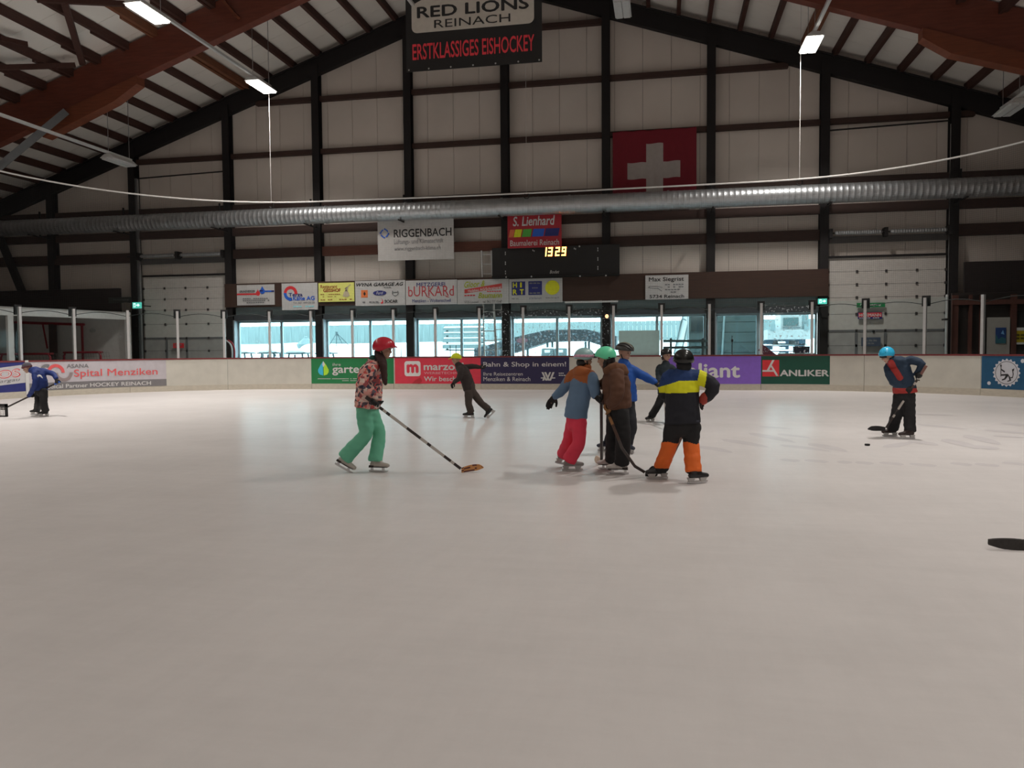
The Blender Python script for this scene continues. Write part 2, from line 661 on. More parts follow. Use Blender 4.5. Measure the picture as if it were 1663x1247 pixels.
def clad(x0, x1, z0, z1=None):
    n = max(1, int((x1 - x0) / 1.04))
    for i in range(n):
        a, b = x0 + (x1 - x0) * i / n, x0 + (x1 - x0) * (i + 1) / n - 0.012
        za, zb = (z1, z1) if z1 else (roof_z(a) + 0.4, roof_z(b) + 0.4)
        mb.hexa([(a, WY, z0), (b, WY, z0), (b, WY + 0.15, z0), (a, WY + 0.15, z0), (a, WY, za), (b, WY, zb), (b, WY + 0.15, zb), (a, WY + 0.15, za)])


clad(XL, WX0, -0.1)
clad(WX1, XR, -0.1)
clad(WX0, APEX_X, WIN_Z1)
clad(APEX_X, WX1, WIN_Z1)
clad(WX0, WX1, -0.1, WIN_Z0)
struct(mb.build('wall_far', CREAM, keep=True))
mb = MB()
mb.box(XL, XR, WY + 0.04, WY + 0.14, WIN_Z1 + 0.1, 3.2)
mb.box(XL, WX0 - 0.1, WY + 0.04, WY + 0.14, -0.1, 5)
mb.box(WX1 + 0.1, XR, WY + 0.04, WY + 0.14, -0.1, 5)
mb.prism([(XL, 3.2), (XR, 3.2), (XR, roof_z(XR) + .3), (APEX_X, APEX_Z + .3), (XL, roof_z(XL) + .3)], WY + 0.06, WY + 0.14)
struct(mb.build('wall_far_backing', DARKSTEEL, keep=True)).name = 'wall_far.001'

SIDE = M('side_wall', (0.20, 0.17, 0.15), 0.7, var=0.1)
for nm, x0, x1 in (('wall_left', XL - 0.2, XL), ('wall_right', XR, XR + 0.2)):
    struct(MB().box(x0, x1, YB, WY + 0.2, -0.1, roof_z((x0 + x1) / 2) + 0.5).build(nm, SIDE, keep=True))
struct(MB().prism([(XL, -0.1), (XR, -0.1), (XR, roof_z(XR) + 0.4), (APEX_X, APEX_Z + 0.4), (XL, roof_z(XL) + 0.4)], YB - 0.2, YB).build('wall_near', CREAM, keep=True))

# roof: two slopes of sandwich panel
ROOFM = M('roof_panel', (0.80, 0.755, 0.70), 0.5, var=0.05, scale=0.8)
for x0, x1 in ((XL - 0.2, APEX_X), (APEX_X, XR + 0.2)):
    mb = MB()
    n = 46
    for i in range(n):
        y0, y1 = YB + (WY + 0.2 - YB) * i / n, YB + (WY + 0.2 - YB) * (i + 1) / n - 0.012
        za, zb = roof_z(x0) + 0.3, roof_z(x1) + 0.3
        mb.hexa([(x0, y0, za), (x1, y0, zb), (x1, y1, zb), (x0, y1, za), (x0, y0, za + 0.2), (x1, y0, zb + 0.2), (x1, y1, zb + 0.2), (x0, y1, za + 0.2)])
    mb.hexa([(x0, YB, za + .12), (x1, YB, zb + .12), (x1, WY, zb + .12), (x0, WY, za + .12), (x0, YB, za + .3), (x1, YB, zb + .3), (x1, WY, zb + .3), (x0, WY, za + .3)])
    struct(mb.build('ceiling', ROOFM, keep=True))

# rafters of the gable frame
for s in (-1, 1):
    x1 = XL if s < 0 else XR
    zt, zb = APEX_Z, roof_z(x1)
    mb = MB()
    d = 0.72
    mb.prism([(APEX_X, zt), (x1, zb), (x1, zb - d), (APEX_X, zt - d)], WY - 0.30, WY - 0.02)
    mb.prism([(APEX_X, zt + 0.03), (x1, zb + 0.03), (x1, zb - 0.04), (APEX_X, zt - 0.04)], WY - 0.38, WY - 0.02)
    struct(mb.build('gable_rafter_beam', DARKSTEEL, keep=True))

# purlins run along the hall; every one is a beam of its own
PX = [APEX_X + 1.17 * k for k in range(1, 28)] + [APEX_X - 1.17 * k for k in range(1, 28)]
for i, x in enumerate(PX):
    if x < XL + 0.5 or x > XR - 0.5:
        continue
    zb = roof_z(x)
    k = round(abs(x - APEX_X) / 1.17)
    for y0, y1 in ((26.46, WY - 0.02), (12.0, 26.1)):
        mb = MB()
        mb.box(x - 0.075, x + 0.075, y0, y1, zb, zb + 0.29)
        if y1 < 27:
            mb.box(x - 0.17, x - 0.075, 24.4, 26.1, zb - 0.04, zb + 0.27)
        struct(mb.build('purlin_beam', PURLIN2 if k == 10 else PURLIN, keep=True))
for k in (10,):
    for s in (-1, 1):
        x = APEX_X + s * 1.17 * k + 0.17
        struct(MB().box(x - 0.06, x + 0.12, 26.46, WY - 0.02, roof_z(x) - 0.02, roof_z(x) + 0.27).build('purlin_beam', PURLIN2, keep=True))

# glued main beam, two arms and their haunches
GY0, GY1 = 26.1, 26.46
GA = -6.35
gl_top = lambda x: APEX_Z + 0.22 - PITCHK * abs(x - GA)
gl_bot = lambda x: 15.86 - 0.343 * abs(x - GA)
for s in (-1, 1):
    xe = XL if s < 0 else XR
    b = struct(MB().prism([(GA, gl_top(GA)), (xe, gl_top(xe)), (xe, gl_bot(xe)), (GA, gl_bot(GA))], GY0, GY1).build('roof_beam', GLULAM, keep=True))
    hx = (-18.9, -19.9, -22.9, -23.6) if s < 0 else (7.69, 8.5, 10.5, 16.0)
    dz = (0.28, 0.52, 0.62, 0.05) if s < 0 else (0.27, 0.52, 0.45, 0.4)
    poly = [(hx[0], gl_bot(hx[0]) + 0.03)] + [(x, gl_bot(x) - d) for x, d in zip(hx, dz)] + [(hx[3], gl_bot(hx[3]) + 0.03)]
    MB().prism(poly, GY0 - 0.06, GY1 + 0.02).build('haunch', GLULAM2, b)
p = at(428, 45, GY0 - 0.1)
struct(MB().bar(at(362, 0, GY0 - 0.06), at(388, 30, GY0 - 0.06), 0.1, 0.25, (0, 1, 0)).build('roof_brace_beam', GLULAM2, keep=True))
# wooden wind bracing under the purlins
for a, b, w in (((104, 2), (134, 103), 0.2), ((60, -1), (215, 7), 0.16), ((-4, 110), (122, 106), 0.16), ((0, 62), (44, 72), 0.1)):
    A, B = on_roof(*a, below=0.1), on_roof(*b, below=0.1)
    B.y = min(B.y, 25.9)
    struct(MB().bar(A, B, w, 0.16).build('wind_brace_beam', PURLIN, keep=True))
# galvanised diagonal at the beam on the shed side
struct(MB().bar(at(-10, 278, 24.0), at(106, 182, 25.9), 0.28, 0.26).build('steel_brace_beam', M('brace_grey', (0.17, 0.18, 0.19), 0.5, 0.4), keep=True))
struct(MB().bar(at(-6, 372, 31.9), at(36, 474, 31.9), 0.3, 0.2, (0, 1, 0)).build('wall_brace_beam', DARKSTEEL, keep=True))

# columns of the gable wall
for x in COLX:
    h = roof_z(x) - 0.3
    mb = MB()
    mb.box(x - 0.16, x + 0.16, WY - 0.40, WY - 0.37, 0, h)
    mb.box(x - 0.16, x + 0.16, WY - 0.05, WY - 0.02, 0, h)
    mb.box(x - 0.02, x + 0.02, WY - 0.37, WY - 0.05, 0, h)
    c = struct(mb.build('wall_column', DARKSTEEL, keep=True))
    mb = MB()
    for z in (2.6, 3.4):
        mb.box(x - 0.11, x + 0.11, WY - 0.44, WY - 0.40, z, z + 0.18)
    mb.build('bracket', DARKSTEEL, c)

# timber girts between the columns
GIRT = M('girt_wood', ph(47, 31, 26, 1.7), 0.75, var=0.18, scale=4, stretch=(0.8, 6, 6))
GIRT2 = M('girt_wood_warm', ph(82, 48, 38, 1.8), 0.75, var=0.18, scale=4, stretch=(0.8, 6, 6))
for z, h in ((14.62, 0.2), (12.36, 0.2), (10.11, 0.2), (7.86, 0.22), (6.78, 0.34), (5.80, 0.40)):
    for a, b in zip(COLX[:-1], COLX[1:]):
        door = (abs(a + 23.75) < .1 or abs(a - 6.10) < .1)
        a_, b_ = a + 0.16, b - 0.16
        lim = (z + 0.75 - APEX_Z) / -PITCHK
        a_, b_ = max(a_, APEX_X - lim), min(b_, APEX_X + lim)
        if b_ - a_ < 0.3 or (door and z < 6):
            continue
        struct(MB().box(a_, b_, WY - 0.24, WY - 0.01, z - h / 2, z + h / 2).build('girt_beam', GIRT2 if 5 < z < 6 and -19 < a < -10 else GIRT, keep=True))
for a, b, z in ((XL, -23.9, 5.7), (10.8, XR, 5.9)):
    struct(MB().box(a, b, WY - 0.26, WY - 0.01, z - 0.13, z + 0.13).build('girt_beam', GIRT, keep=True))
# deep timber beam over the windows and dark fascias at both ends
struct(MB().box(COLX[3] - 0.16, COLX[9] + 0.16, WY - 0.46, WY - 0.40, 3.42, 4.46).build('fascia_beam', M('fascia_wood', ph(50, 32, 24, 1.7), 0.7, var=0.15, scale=3, stretch=(0.6, 6, 8)), keep=True))
DKB = M('dark_boarding', ph(26, 18, 17, 1.4), 0.8, var=0.2, scale=3, stretch=(1, 1, 8))
struct(MB().box(XL, -24.1, 31.55, 31.7, 2.9, 4.35).build('fascia_beam', DKB, keep=True))
struct(MB().box(10.9, XR, 31.6, 31.75, 3.35, 4.55).build('fascia_beam', DKB, keep=True))
# grey lintel boards and shutter boxes above each window
LINT = M('lintel_grey', ph(112, 122, 124, 1.5), 0.55, var=0.06)
LINTD = M('shutter_box', ph(58, 60, 64, 1.4), 0.5, var=0.25, scale=5, stretch=(0.6, 4, 4))
for i in range(3, 9):
    a, b = COLX[i] + 0.17, COLX[i + 1] - 0.17
    struct(MB().box(a, b, WY - 0.12, WY - 0.02, 3.05, 3.42).build('window_lintel_beam', LINT, keep=True))
    struct(MB().box(a, b, WY - 0.28, WY - 0.02, 2.82, 3.05).build('window_lintel_beam', LINTD, keep=True))

# windows
WFRAME = M('window_frame', ph(150, 165, 172, 1.3), 0.4, 0.3)
for i in range(3, 9):
    a, b = COLX[i] + 0.18, COLX[i + 1] - 0.18
    px_m = {3: 458, 4: 602, 5: 750, 6: 905, 7: 1067, 8: 1234}[i]
    mid = at(px_m, 545, WY).x
    e = empty('window_%d' % (i - 2), ((a + b) / 2, WY + 0.03, WIN_Z0), kind='structure')
    mb = MB()
    t = 0.08
    mb.box(a, b, WY - 0.04, WY + 0.06, WIN_Z1 - 0.06, WIN_Z1 + 0.04)
    mb.box(a, b, WY - 0.04, WY + 0.06, WIN_Z0, WIN_Z0 + 0.16)
    mb.box(a, a + 0.1, WY - 0.04, WY + 0.06, WIN_Z0, WIN_Z1)
    mb.box(b - t, b, WY - 0.04, WY + 0.06, WIN_Z0, WIN_Z1)
    mb.build('frame', WFRAME, e)
    mw = 0.14 if i == 8 else 0.055
    MB().box(mid - mw, mid + mw, WY - 0.045, WY + 0.055, WIN_Z0 + 0.1, WIN_Z1 - 0.02).build('mullion', WFRAME, e)
    MB().box(a - 0.16, a + 0.03, WY - 0.36, WY - 0.02, 0.3, 2.85).build('jamb', M('jamb_grey', ph(120, 122, 126, 1.5), 0.5, 0.2), e)
    for x0, x1 in ((a + 0.1, mid - mw), (mid + mw, b - t)):
        MB().box(x0, x1, WY + 0.0, WY + 0.012, WIN_Z0 + 0.16, WIN_Z1 - 0.06).build('pane', WGLASS, e)

# sectional doors in the two wide bays
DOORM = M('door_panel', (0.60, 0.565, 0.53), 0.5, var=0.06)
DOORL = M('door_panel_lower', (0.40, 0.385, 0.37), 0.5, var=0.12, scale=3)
HINGE = M('hinge_dark', (0.05, 0.045, 0.045), 0.5)
for n, (a, b) in enumerate(((-23.45, -19.2), (6.3, 10.5))):
    e = empty('door_%d' % (n + 1), ((a + b) / 2, WY - 0.1, 0), kind='structure')
    seams = [4.89, 4.36, 3.86, 3.36, 2.72, 2.08, 1.5, 0.9, 0.4, 0.0]
    for k in range(len(seams) - 1):
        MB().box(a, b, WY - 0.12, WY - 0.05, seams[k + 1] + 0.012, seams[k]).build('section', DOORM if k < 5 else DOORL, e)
        if k:
            for f in (0.0, 0.25, 0.5, 0.76, 1.0):
                x = a + (b - a) * f
                MB().box(x - 0.04, x + 0.04, WY - 0.15, WY - 0.12, seams[k] - 0.05, seams[k] + 0.05).build('hinge', HINGE, e)
    MB().box(a, b, WY - 0.10, WY - 0.06, 0, 4.85).build('seal', HINGE, e)
    MB().box(a, b, WY - 0.2, WY - 0.05, 4.89, 4.97).build('header', DARKSTEEL, e)
    # wicket door outlines
    x0 = a + (b - a) * (0.26 if n == 0 else 0.25)
    x1 = a + (b - a) * (0.5 if n == 0 else 0.5)
    mb = MB()
    GF = M('wicket_grey', (0.16, 0.16, 0.165), 0.5)
    mb.box(a, b, WY - 0.14, WY - 0.11, 2.04, 2.12)
    mb.box(x0 - 0.05, x0 + 0.05, WY - 0.15, WY - 0.11, 0, 2.08)
    mb.box(x1 - 0.05, x1 + 0.05, WY - 0.15, WY - 0.11, 0, 2.08)
    mb.build('wicket_frame', GF, e)
    # tracks, torsion springs
    t = empty('door_track', ((a + b) / 2, WY - 0.25, 0), 'grey vertical lift track framing the sectional door ' + ('near the shed' if n == 0 else 'near the booth'), 'door track')
    top = 9.35 if n == 0 else 9.75
    for x in (a - 0.12, b + 0.12):
        MB().box(x - 0.07, x + 0.07, WY - 0.32, WY - 0.2, 0, top - (0 if (x < a) == (n == 0) else 0)).build('rail', GALV if (x < a) == (n == 0) else DARKSTEEL, t)
    MB().bar((a - 0.12, WY - 0.26, top), (b + 0.12, WY - 0.26, top + 0.12), 0.05, 0.05).build('crossbar', DARKSTEEL, t)
    sft = empty('torsion_shaft', ((a + b) / 2, WY - 0.3, 5.75), 'grey torsion spring shaft above the sectional door ' + ('near the shed' if n == 0 else 'near the booth'), 'spring shaft')
    zc = 5.80
    MB().loft([(a - 0.5 if n == 0 else a, WY - 0.52, zc), (b, WY - 0.52, zc)], [0.03, 0.03], seg=8).build('shaft', DARKSTEEL, sft)
    MB().box(a, b, WY - 0.3, WY - 0.2, zc - 0.35, zc - 0.1).build('lintel', M('lintel_dark', (0.09, 0.085, 0.085), 0.5), sft)
    for f0, f1 in ((0.05, 0.42), (0.52, 0.96)):
        pts = []
        x0, x1 = a + (b - a) * f0, a + (b - a) * f1
        mb = MB()
        for k in range(40):
            th = k * 0.9
            x = x0 + (x1 - x0) * k / 39
            pts.append((x, WY - 0.52, zc))
        mb.loft(pts, [0.085 if k % 2 else 0.075 for k in range(40)], seg=10)
        mb.build('spring', GALV, sft)
    for f in (0.0, 0.47, 1.0):
        x = a + (b - a) * f
        MB().box(x - 0.06, x + 0.06, WY - 0.6, WY - 0.2, zc - 0.18, zc + 0.16).build('bearing', DARKSTEEL, sft)

# ventilation duct with its spiral seams
mb = MB()
DZ, DY, DR = 7.17, 31.2, 0.355
pts, rad = [], []
x = XL + 0.3
while x < XR - 0.3:
    for dx, r in ((0, DR), (0.15, DR), (0.165, DR + 0.006), (0.190, DR + 0.006)):
        pts.append((x + dx, DY, DZ))
        rad.append(r)
    x += 0.21
mb.loft(pts, rad, seg=28, side=(0, 0, 1))
du = empty('ventilation_duct', (APEX_X, DY, DZ - DR), 'long round galvanised spiral duct running along the end wall under the flag', 'ventilation duct')
mb.build('pipe', GALV, du, smooth=True)
for x in COLX[1:-1]:
    MB().box(x - 0.03, x + 0.03, DY - 0.37, WY - 0.38, DZ - DR - 0.05, DZ - DR - 0.01).box(x - 0.03, x + 0.03, DY + 0.3, DY + 0.36, DZ - DR - 0.03, DZ + 0.75).build('hanger', DARKSTEEL, du)
for px_ in (530, 660, 815, 925, 1085):
    x = at(px_, 330, DY).x
    MB().loft([(x - 0.04, DY, DZ), (x + 0.04, DY, DZ)], [DR + 0.022] * 2, seg=28, side=(0, 0, 1), cap=False).build('joint', GALV, du)

# ================================================================== LAMPS
LAMPB = M('lamp_body', (0.6, 0.6, 0.59), 0.4, 0.2)
DIFF_ON = M('diffuser_lit', (1.0, 0.95, 0.86), 0.5, emit=11)
DIFF_OFF = M('diffuser_unlit', (0.55, 0.55, 0.54), 0.4)
ROWN = ['on the lowest line over the shed side', 'on the bright line over the shed side', 'beside the ridge next to the black banner', 'beside the ridge past the black banner',
        'on the bright line over the booth side', 'on the lowest line over the booth side']


def lamp(x, y, z, lit, label):
    e = empty('ceiling_lamp', (x, y, z - 0.05), label, 'ceiling lamp', 'twin tray lamps under the hall roof')
    mb = MB()
    mb.hexa([(x - 0.28, y - 0.72, z), (x + 0.28, y - 0.72, z), (x + 0.28, y + 0.72, z), (x - 0.28, y + 0.72, z),
             (x - 0.12, y - 0.66, z + 0.16), (x + 0.12, y - 0.66, z + 0.16), (x + 0.12, y + 0.66, z + 0.16), (x - 0.12, y + 0.66, z + 0.16)])
    mb.build('housing', LAMPB, e)
    for s in (-1, 1):
        MB().box(x + s * 0.13 - 0.11, x + s * 0.13 + 0.11, y - 0.66, y + 0.66, z - 0.05, z - 0.002).build('diffuser', DIFF_ON if lit else DIFF_OFF, e)
    MB().box(x - 0.008, x + 0.008, y - 0.6, y - 0.584, z + 0.16, roof_z(x) + 0.28).build('wire', STEEL, e)
    MB().box(x - 0.008, x + 0.008, y + 0.584, y + 0.6, z + 0.16, roof_z(x) + 0.28).build('wire', STEEL, e)
    if lit:
        lamp_light(x, y, z - 0.09, e)


for r, (rx, rz) in enumerate(LAMP_ROWS):
    lit = r in (1, 4)
    for j, y in enumerate(LAMP_Y[:2]):
        if r in (1,) or j == 0:
            lamp(rx, y, rz, lit, ('lit white tray lamp ' if lit else 'unlit white tray lamp ') + ROWN[r] + (', nearer the end wall' if j == 0 else ', nearer the skaters'))
    c = empty('cable_conduit', (rx, 20, rz + 0.2), 'straight white conduit carrying the tray lamps ' + ROWN[r], 'conduit', 'white lamp conduits under the roof')
    MB().box(rx - 0.05, rx + 0.05, 8.0, 27.9, rz + 0.17, rz + 0.26).build('duct', LAMPB, c)

# ================================================================== RINK BOARDS
BX0, BX1, BY, BCY, BR = -13.2, 3.5, 28.0, 20.4, 7.6
SEG = [('l', (BX0 - BR, 13.0), (BX0 - BR, BCY)), ('a', (BX0, BCY), math.pi, math.pi / 2), ('l', (BX0, BY), (BX1, BY)),
       ('a', (BX1, BCY), math.pi / 2, 0.0), ('l', (BX1 + BR, BCY), (BX1 + BR, 11.0))]


def seg_len(s):
    if s[0] == 'l':
        return math.hypot(s[2][0] - s[1][0], s[2][1] - s[1][1])
    return BR * abs(s[3] - s[2])


SLEN = sum(seg_len(s) for s in SEG)


def bpath(s):
    """point on the inner face of the boards and the direction towards the ice"""
    for g in SEG:
        L = seg_len(g)
        if s <= L or g is SEG[-1]:
            t = s / L
            if g[0] == 'l':
                a, b = V((*g[1], 0)), V((*g[2], 0))
                d = (b - a).normalized()
                return a + (b - a) * t, V((d.y, -d.x, 0))
            th = g[2] + (g[3] - g[2]) * t
            n = V((math.cos(th), math.sin(th), 0))
            return V((*g[1], 0)) + n * BR, -n
        s -= L


BTAB = []
for i in range(1200):
    s_ = SLEN * i / 1199
    p_, _ = bpath(s_)
    if (p_ - V((0, 0, 0))).dot(fw) > 1:
        BTAB.append((pix((p_.x, p_.y, 0.6))[0], s_))


def s_at(px_):
    return min(BTAB, key=lambda t: abs(t[0] - px_))[1]


def ribbon(mb, s0, s1, z0, z1, n0, n1):
    """solid strip along the boards between heights z0,z1 and offsets n0,n1 from the face"""
    n = max(1, int((s1 - s0) / 0.35))
    rows = []
    for i in range(n + 1):
        p, nn = bpath(s0 + (s1 - s0) * i / n)
        rows.append([mb.bm.verts.new(p + nn * o + Z * z) for o, z in ((n0, z0), (n0, z1), (n1, z1), (n1, z0))])
    for i in range(n):
        for k in range(4):
            mb.face([rows[i][k], rows[i + 1][k], rows[i + 1][(k + 1) % 4], rows[i][(k + 1) % 4]])
    mb.face(rows[0])
    mb.face(rows[-1])
    return mb


HB = 1.224
BOARDM = M('board_plastic', (0.66, 0.635, 0.565), 0.45, var=0.07, scale=2.5)
KICK = M('kick_plate', (0.60, 0.55, 0.46), 0.55, var=0.09, scale=4, stretch=(2, 2, 6))
CAPR = M('cap_rail', ph(88, 32, 34, 2.0), 0.5)
cuts = [0.0] + [s_at(x) for x in (43, 211, 370, 506, 640, 780, 924, 1075, 1235, 1404, 1594)] + [SLEN]
for i in range(len(cuts) - 1):
    s0, s1 = cuts[i] + 0.006, cuts[i + 1] - 0.006
    p, _ = bpath((s0 + s1) / 2)
    e = empty('dasher_board', (p.x, p.y, 0), 'cream rink board section with red top rail, %s along from the shed corner' % ORD[i], 'rink board', 'rink board sections')
    ribbon(MB(), s0, s1, 0.2, HB - 0.05, 0, -0.1).build('panel', BOARDM, e)
    ribbon(MB(), s0, s1, 0.0, 0.2, 0.012, -0.1).build('kick_plate', KICK, e)
    ribbon(MB(), s0, s1, HB - 0.05, HB, 0.02, -0.12).build('top_rail', CAPR, e)

# posts and panes above the boards
POSTS = [-55, 38, 123, 211, 290, 366, 439, 505, 572, 640, 708, 778, 850, 924, 997, 1075, 1152, 1235, 1317, 1404, 1499, 1594, 1700]
sp = [s_at(x) for x in POSTS]
for i, (x, s) in enumerate(zip(POSTS, sp)):
    p, n = bpath(s)
    t = V((-n.y, n.x, 0))
    q = p - n * 0.05
    e = empty('glass_post', (q.x, q.y, HB), 'slim pale metal post between rink glass panes, %s along from the shed corner' % ORD[i], 'glass post', 'posts of the rink glass')
    MB().bar(q + Z * HB, q + Z * 2.98, 0.085, 0.10, n).build('upright', ALU, e)
    if x not in (1152, 1594, 211, -55, 1700):
        b = q - n * 0.08
        MB().bar(b + Z * 2.72, b + Z * 3.05, 0.24, 0.06, n).build('cap', BLACK, e)
for i in range(len(sp) - 1):
    e = ribbon(MB(), sp[i] + 0.05, sp[i + 1] - 0.05, HB, 2.98, -0.045, -0.057).build('rink_glass', GLASS_D if 778 <= POSTS[i] <= 930 or POSTS[i] == 1235 else GLASS)
    tag(e, 'clear rink glass pane, %s along from the shed corner' % ORD[i] + (', speckled with white' if 778 <= POSTS[i] <= 930 or POSTS[i] == 1235 else ''), 'glass panel', 'panes of the rink glass')

# net hanging from a sagging cable above the glass
NETM = M('net_cord', (0.025, 0.025, 0.025), 0.8)
NETW = M('cable_white', (0.62, 0.60, 0.58), 0.5)


def cable_z(s):
    u = (s / SLEN - 0.5) * 2
    return 7.08 + 0.42 * u * u


e = empty('safety_net', (-5, 28, 3.0), 'fine dark safety net hanging above the rink glass from a white cable', 'safety net')
mb = MB()
n = int(SLEN / 0.06)
w = 0.0011
for i in range(n + 1):
    s = SLEN * i / n
    p, nn = bpath(s)
    t = V((-nn.y, nn.x, 0))
    q = p - nn * 0.12
    mb.face([mb.bm.verts.new(q + t * a + Z * z) for a, z in ((-w, 3.0), (w, 3.0), (w, cable_z(s)), (-w, cable_z(s)))])
for k in range(70):
    z = 3.02 + k * 0.06
    m_ = 60
    prev = None
    for i in range(m_ + 1):
        s = SLEN * i / m_
        p, nn = bpath(s)
        q = p - nn * 0.12
        row = (mb.bm.verts.new(q + Z * (z - w)), mb.bm.verts.new(q + Z * (z + w)))
        if prev and z < cable_z(s):
            mb.face([prev[0], row[0], row[1], prev[1]])
        prev = row
mb.build('mesh', NETM, e)
mb = MB()
for i in range(len(sp) - 1):
    pts = []
    for k in range(9):
        u = k / 8
        p, nn = bpath(sp[i] + (sp[i + 1] - sp[i]) * u)
        pts.append(p - nn * 0.14 + Z * (2.76 + 0.13 * math.sin(math.pi * u)))
    mb.loft(pts, [0.012] * 9, seg=5)
mb.build('bottom_rope', BLACK, e)
pts = []
for i in range(90):
    p, nn = bpath(SLEN * i / 89)
    pts.append(p - nn * 0.12 + Z * cable_z(SLEN * i / 89))
MB().loft(pts, [0.028] * 90, seg=6).build('cable', NETW, e)
for px_, y0 in ((445, 160), (856, 122), (1296, 92)):
    s = s_at(px_)
    p, nn = bpath(s)
    q = p - nn * 0.12
    top = min(at(px_, y0, q.y).z, roof_z(q.x) + 0.25) if px_ != 160 else roof_z(q.x)
    h = empty('suspension_wire', (q.x, q.y, cable_z(s)), 'thin pale wire holding the net cable, ' + {445: 'below the lit lamp near the shed', 856: 'below the black banner', 1296: 'below the lit lamp near the booth'}[px_], 'wire', 'wires holding the net cable')
    MB().box(q.x - 0.005, q.x + 0.005, q.y - 0.005, q.y + 0.005, cable_z(s), roof_z(q.x) + 0.28).build('wire', NETW, h)
    ring = [(q.x + 0.1 * math.cos(a * math.pi / 6), q.y, cable_z(s) - 0.1 + 0.1 * math.sin(a * math.pi / 6)) for a in range(7, 18)]
    MB().loft(ring, [0.018] * 11, seg=5).build('hook', BLACK, h)

# ================================================================== ADVERTS ON THE BOARDS
def board_sign(name, label, cat, mat, pa, pb, z0, z1, group=None):
    s0, s1 = pa if pb < 100 else s_at(pa), pb if pb < 100 else s_at(pb)

    def fn(u, v, l):
        p, n = bpath(s0 + (s1 - s0) * u)
        return p + n * (0.006 + l) + Z * (z0 + (z1 - z0) * v)
    return Sign(name, label, cat, mat, fn, s1 - s0, z1 - z0, group, 0.006, nu=max(2, int((s1 - s0) / 0.12)), panel='sheet')


AD0, AD1 = 0.215, 1.17
g_ad = 'adverts on the rink boards'
# hospital advert on the curve
lav = M('advert_lavender', (0.60, 0.56, 0.60), 0.45)
A = board_sign('advert_banner', 'long pale advert with red hospital lettering above a grey strip', 'advert', lav, 45, 270, AD0, AD1, g_ad)
A.rect(0, 0, 1, 0.26, M('advert_grey', ph(92, 90, 92, 2.1), 0.5), 'strip')
A.text('Medical Partner HOCKEY REINACH', 0.10, 0.05, 0.885, 0.19, WHITE, 0.02)
A.text('ASANA', 0.285, 0.76, 0.44, 0.90, GREYP, 0.02)
RASANA = M('print_salmon', ph(176, 68, 70), 0.5)
A.text('Spital Menziken', 0.335, 0.36, 0.935, 0.70, RASANA, 0.01)
A.arc(0.205, 0.60, 0.20, 0.31, 0, 180, RASANA)
A.arc(0.262, 0.60, 0.20, 0.31, 180, 360, M('print_taupe', ph(110, 98, 98), 0.5))
A.arc(0.14, 0.70, 0.12, 0.22, 60, 180, GREYP)
A = board_sign('advert_banner', 'blue advert with a tilted white field and red outlined lettering', 'advert', NAVY, s_at(43) - 3.1, s_at(43) - 0.03, AD0, AD1, g_ad)
A.band(0.0, 1.0, (0.08, 0.30), (0.60, 0.92), M('advert_pale', (0.62, 0.6, 0.62), 0.5))
A.text('SSLOS', 0.42, 0.40, 0.93, 0.66, REDP, 0.06, rise=0.12)
A.text('SSLOS', 0.425, 0.41, 0.925, 0.65, WHITE, 0.0, rise=0.12)
A.text('ands Aargau', 0.42, 0.22, 0.93, 0.36, GREYP, 0.0, 0.2, rise=0.12)
# straight side
GRN = M('advert_green', ph(22, 92, 52), 0.4)
A = board_sign('advert_banner', 'green gardening advert with a two-tone leaf behind the girl in the pink patterned jacket', 'advert', GRN, 506, 640, AD0, AD1, g_ad)
leaf = lambda side: [(0.15, 0.90), (0.15 + side * 0.035, 0.74), (0.15 + side * 0.066, 0.55), (0.15 + side * 0.064, 0.45), (0.15 + side * 0.045, 0.36), (0.15 + side * 0.004, 0.32), (0.15 + side * 0.004, 0.62)]
A.poly(leaf(-1), M('print_sky', ph(45, 140, 190), 0.5))
A.poly(leaf(1), M('print_lime', ph(130, 170, 40), 0.5))
A.poly([(0.15, 0.90), (0.172, 0.76), (0.15, 0.66), (0.138, 0.76)], WHITE)
A.text('ihre', 0.265, 0.70, 0.365, 0.82, WHITE)
A.text('garten', 0.262, 0.33, 0.66, 0.67, WHITE, 0.03)
A.lines([(0.08, 0.18, 0.56, 0.205), (0.38, 0.105, 0.56, 0.13)], WHITE)
RED_AD = M('advert_red', ph(166, 42, 58), 0.4)
A = board_sign('advert_banner', 'red advert with a white rounded square logo behind the skater in the yellow cap', 'advert', RED_AD, 640.5, 780, AD0, AD1, g_ad)


def rounded(u0, v0, u1, v1, r, k, n=6):
    o = []
    for cu, cv, a0 in ((u1 - r * k, v1 - r, 0), (u0 + r * k, v1 - r, 90), (u0 + r * k, v0 + r, 180), (u1 - r * k, v0 + r, 270)):
        for i in range(n + 1):
            a = math.radians(a0 + 90 * i / n)
            o.append((cu + r * k * math.cos(a), cv + r * math.sin(a)))
    return o


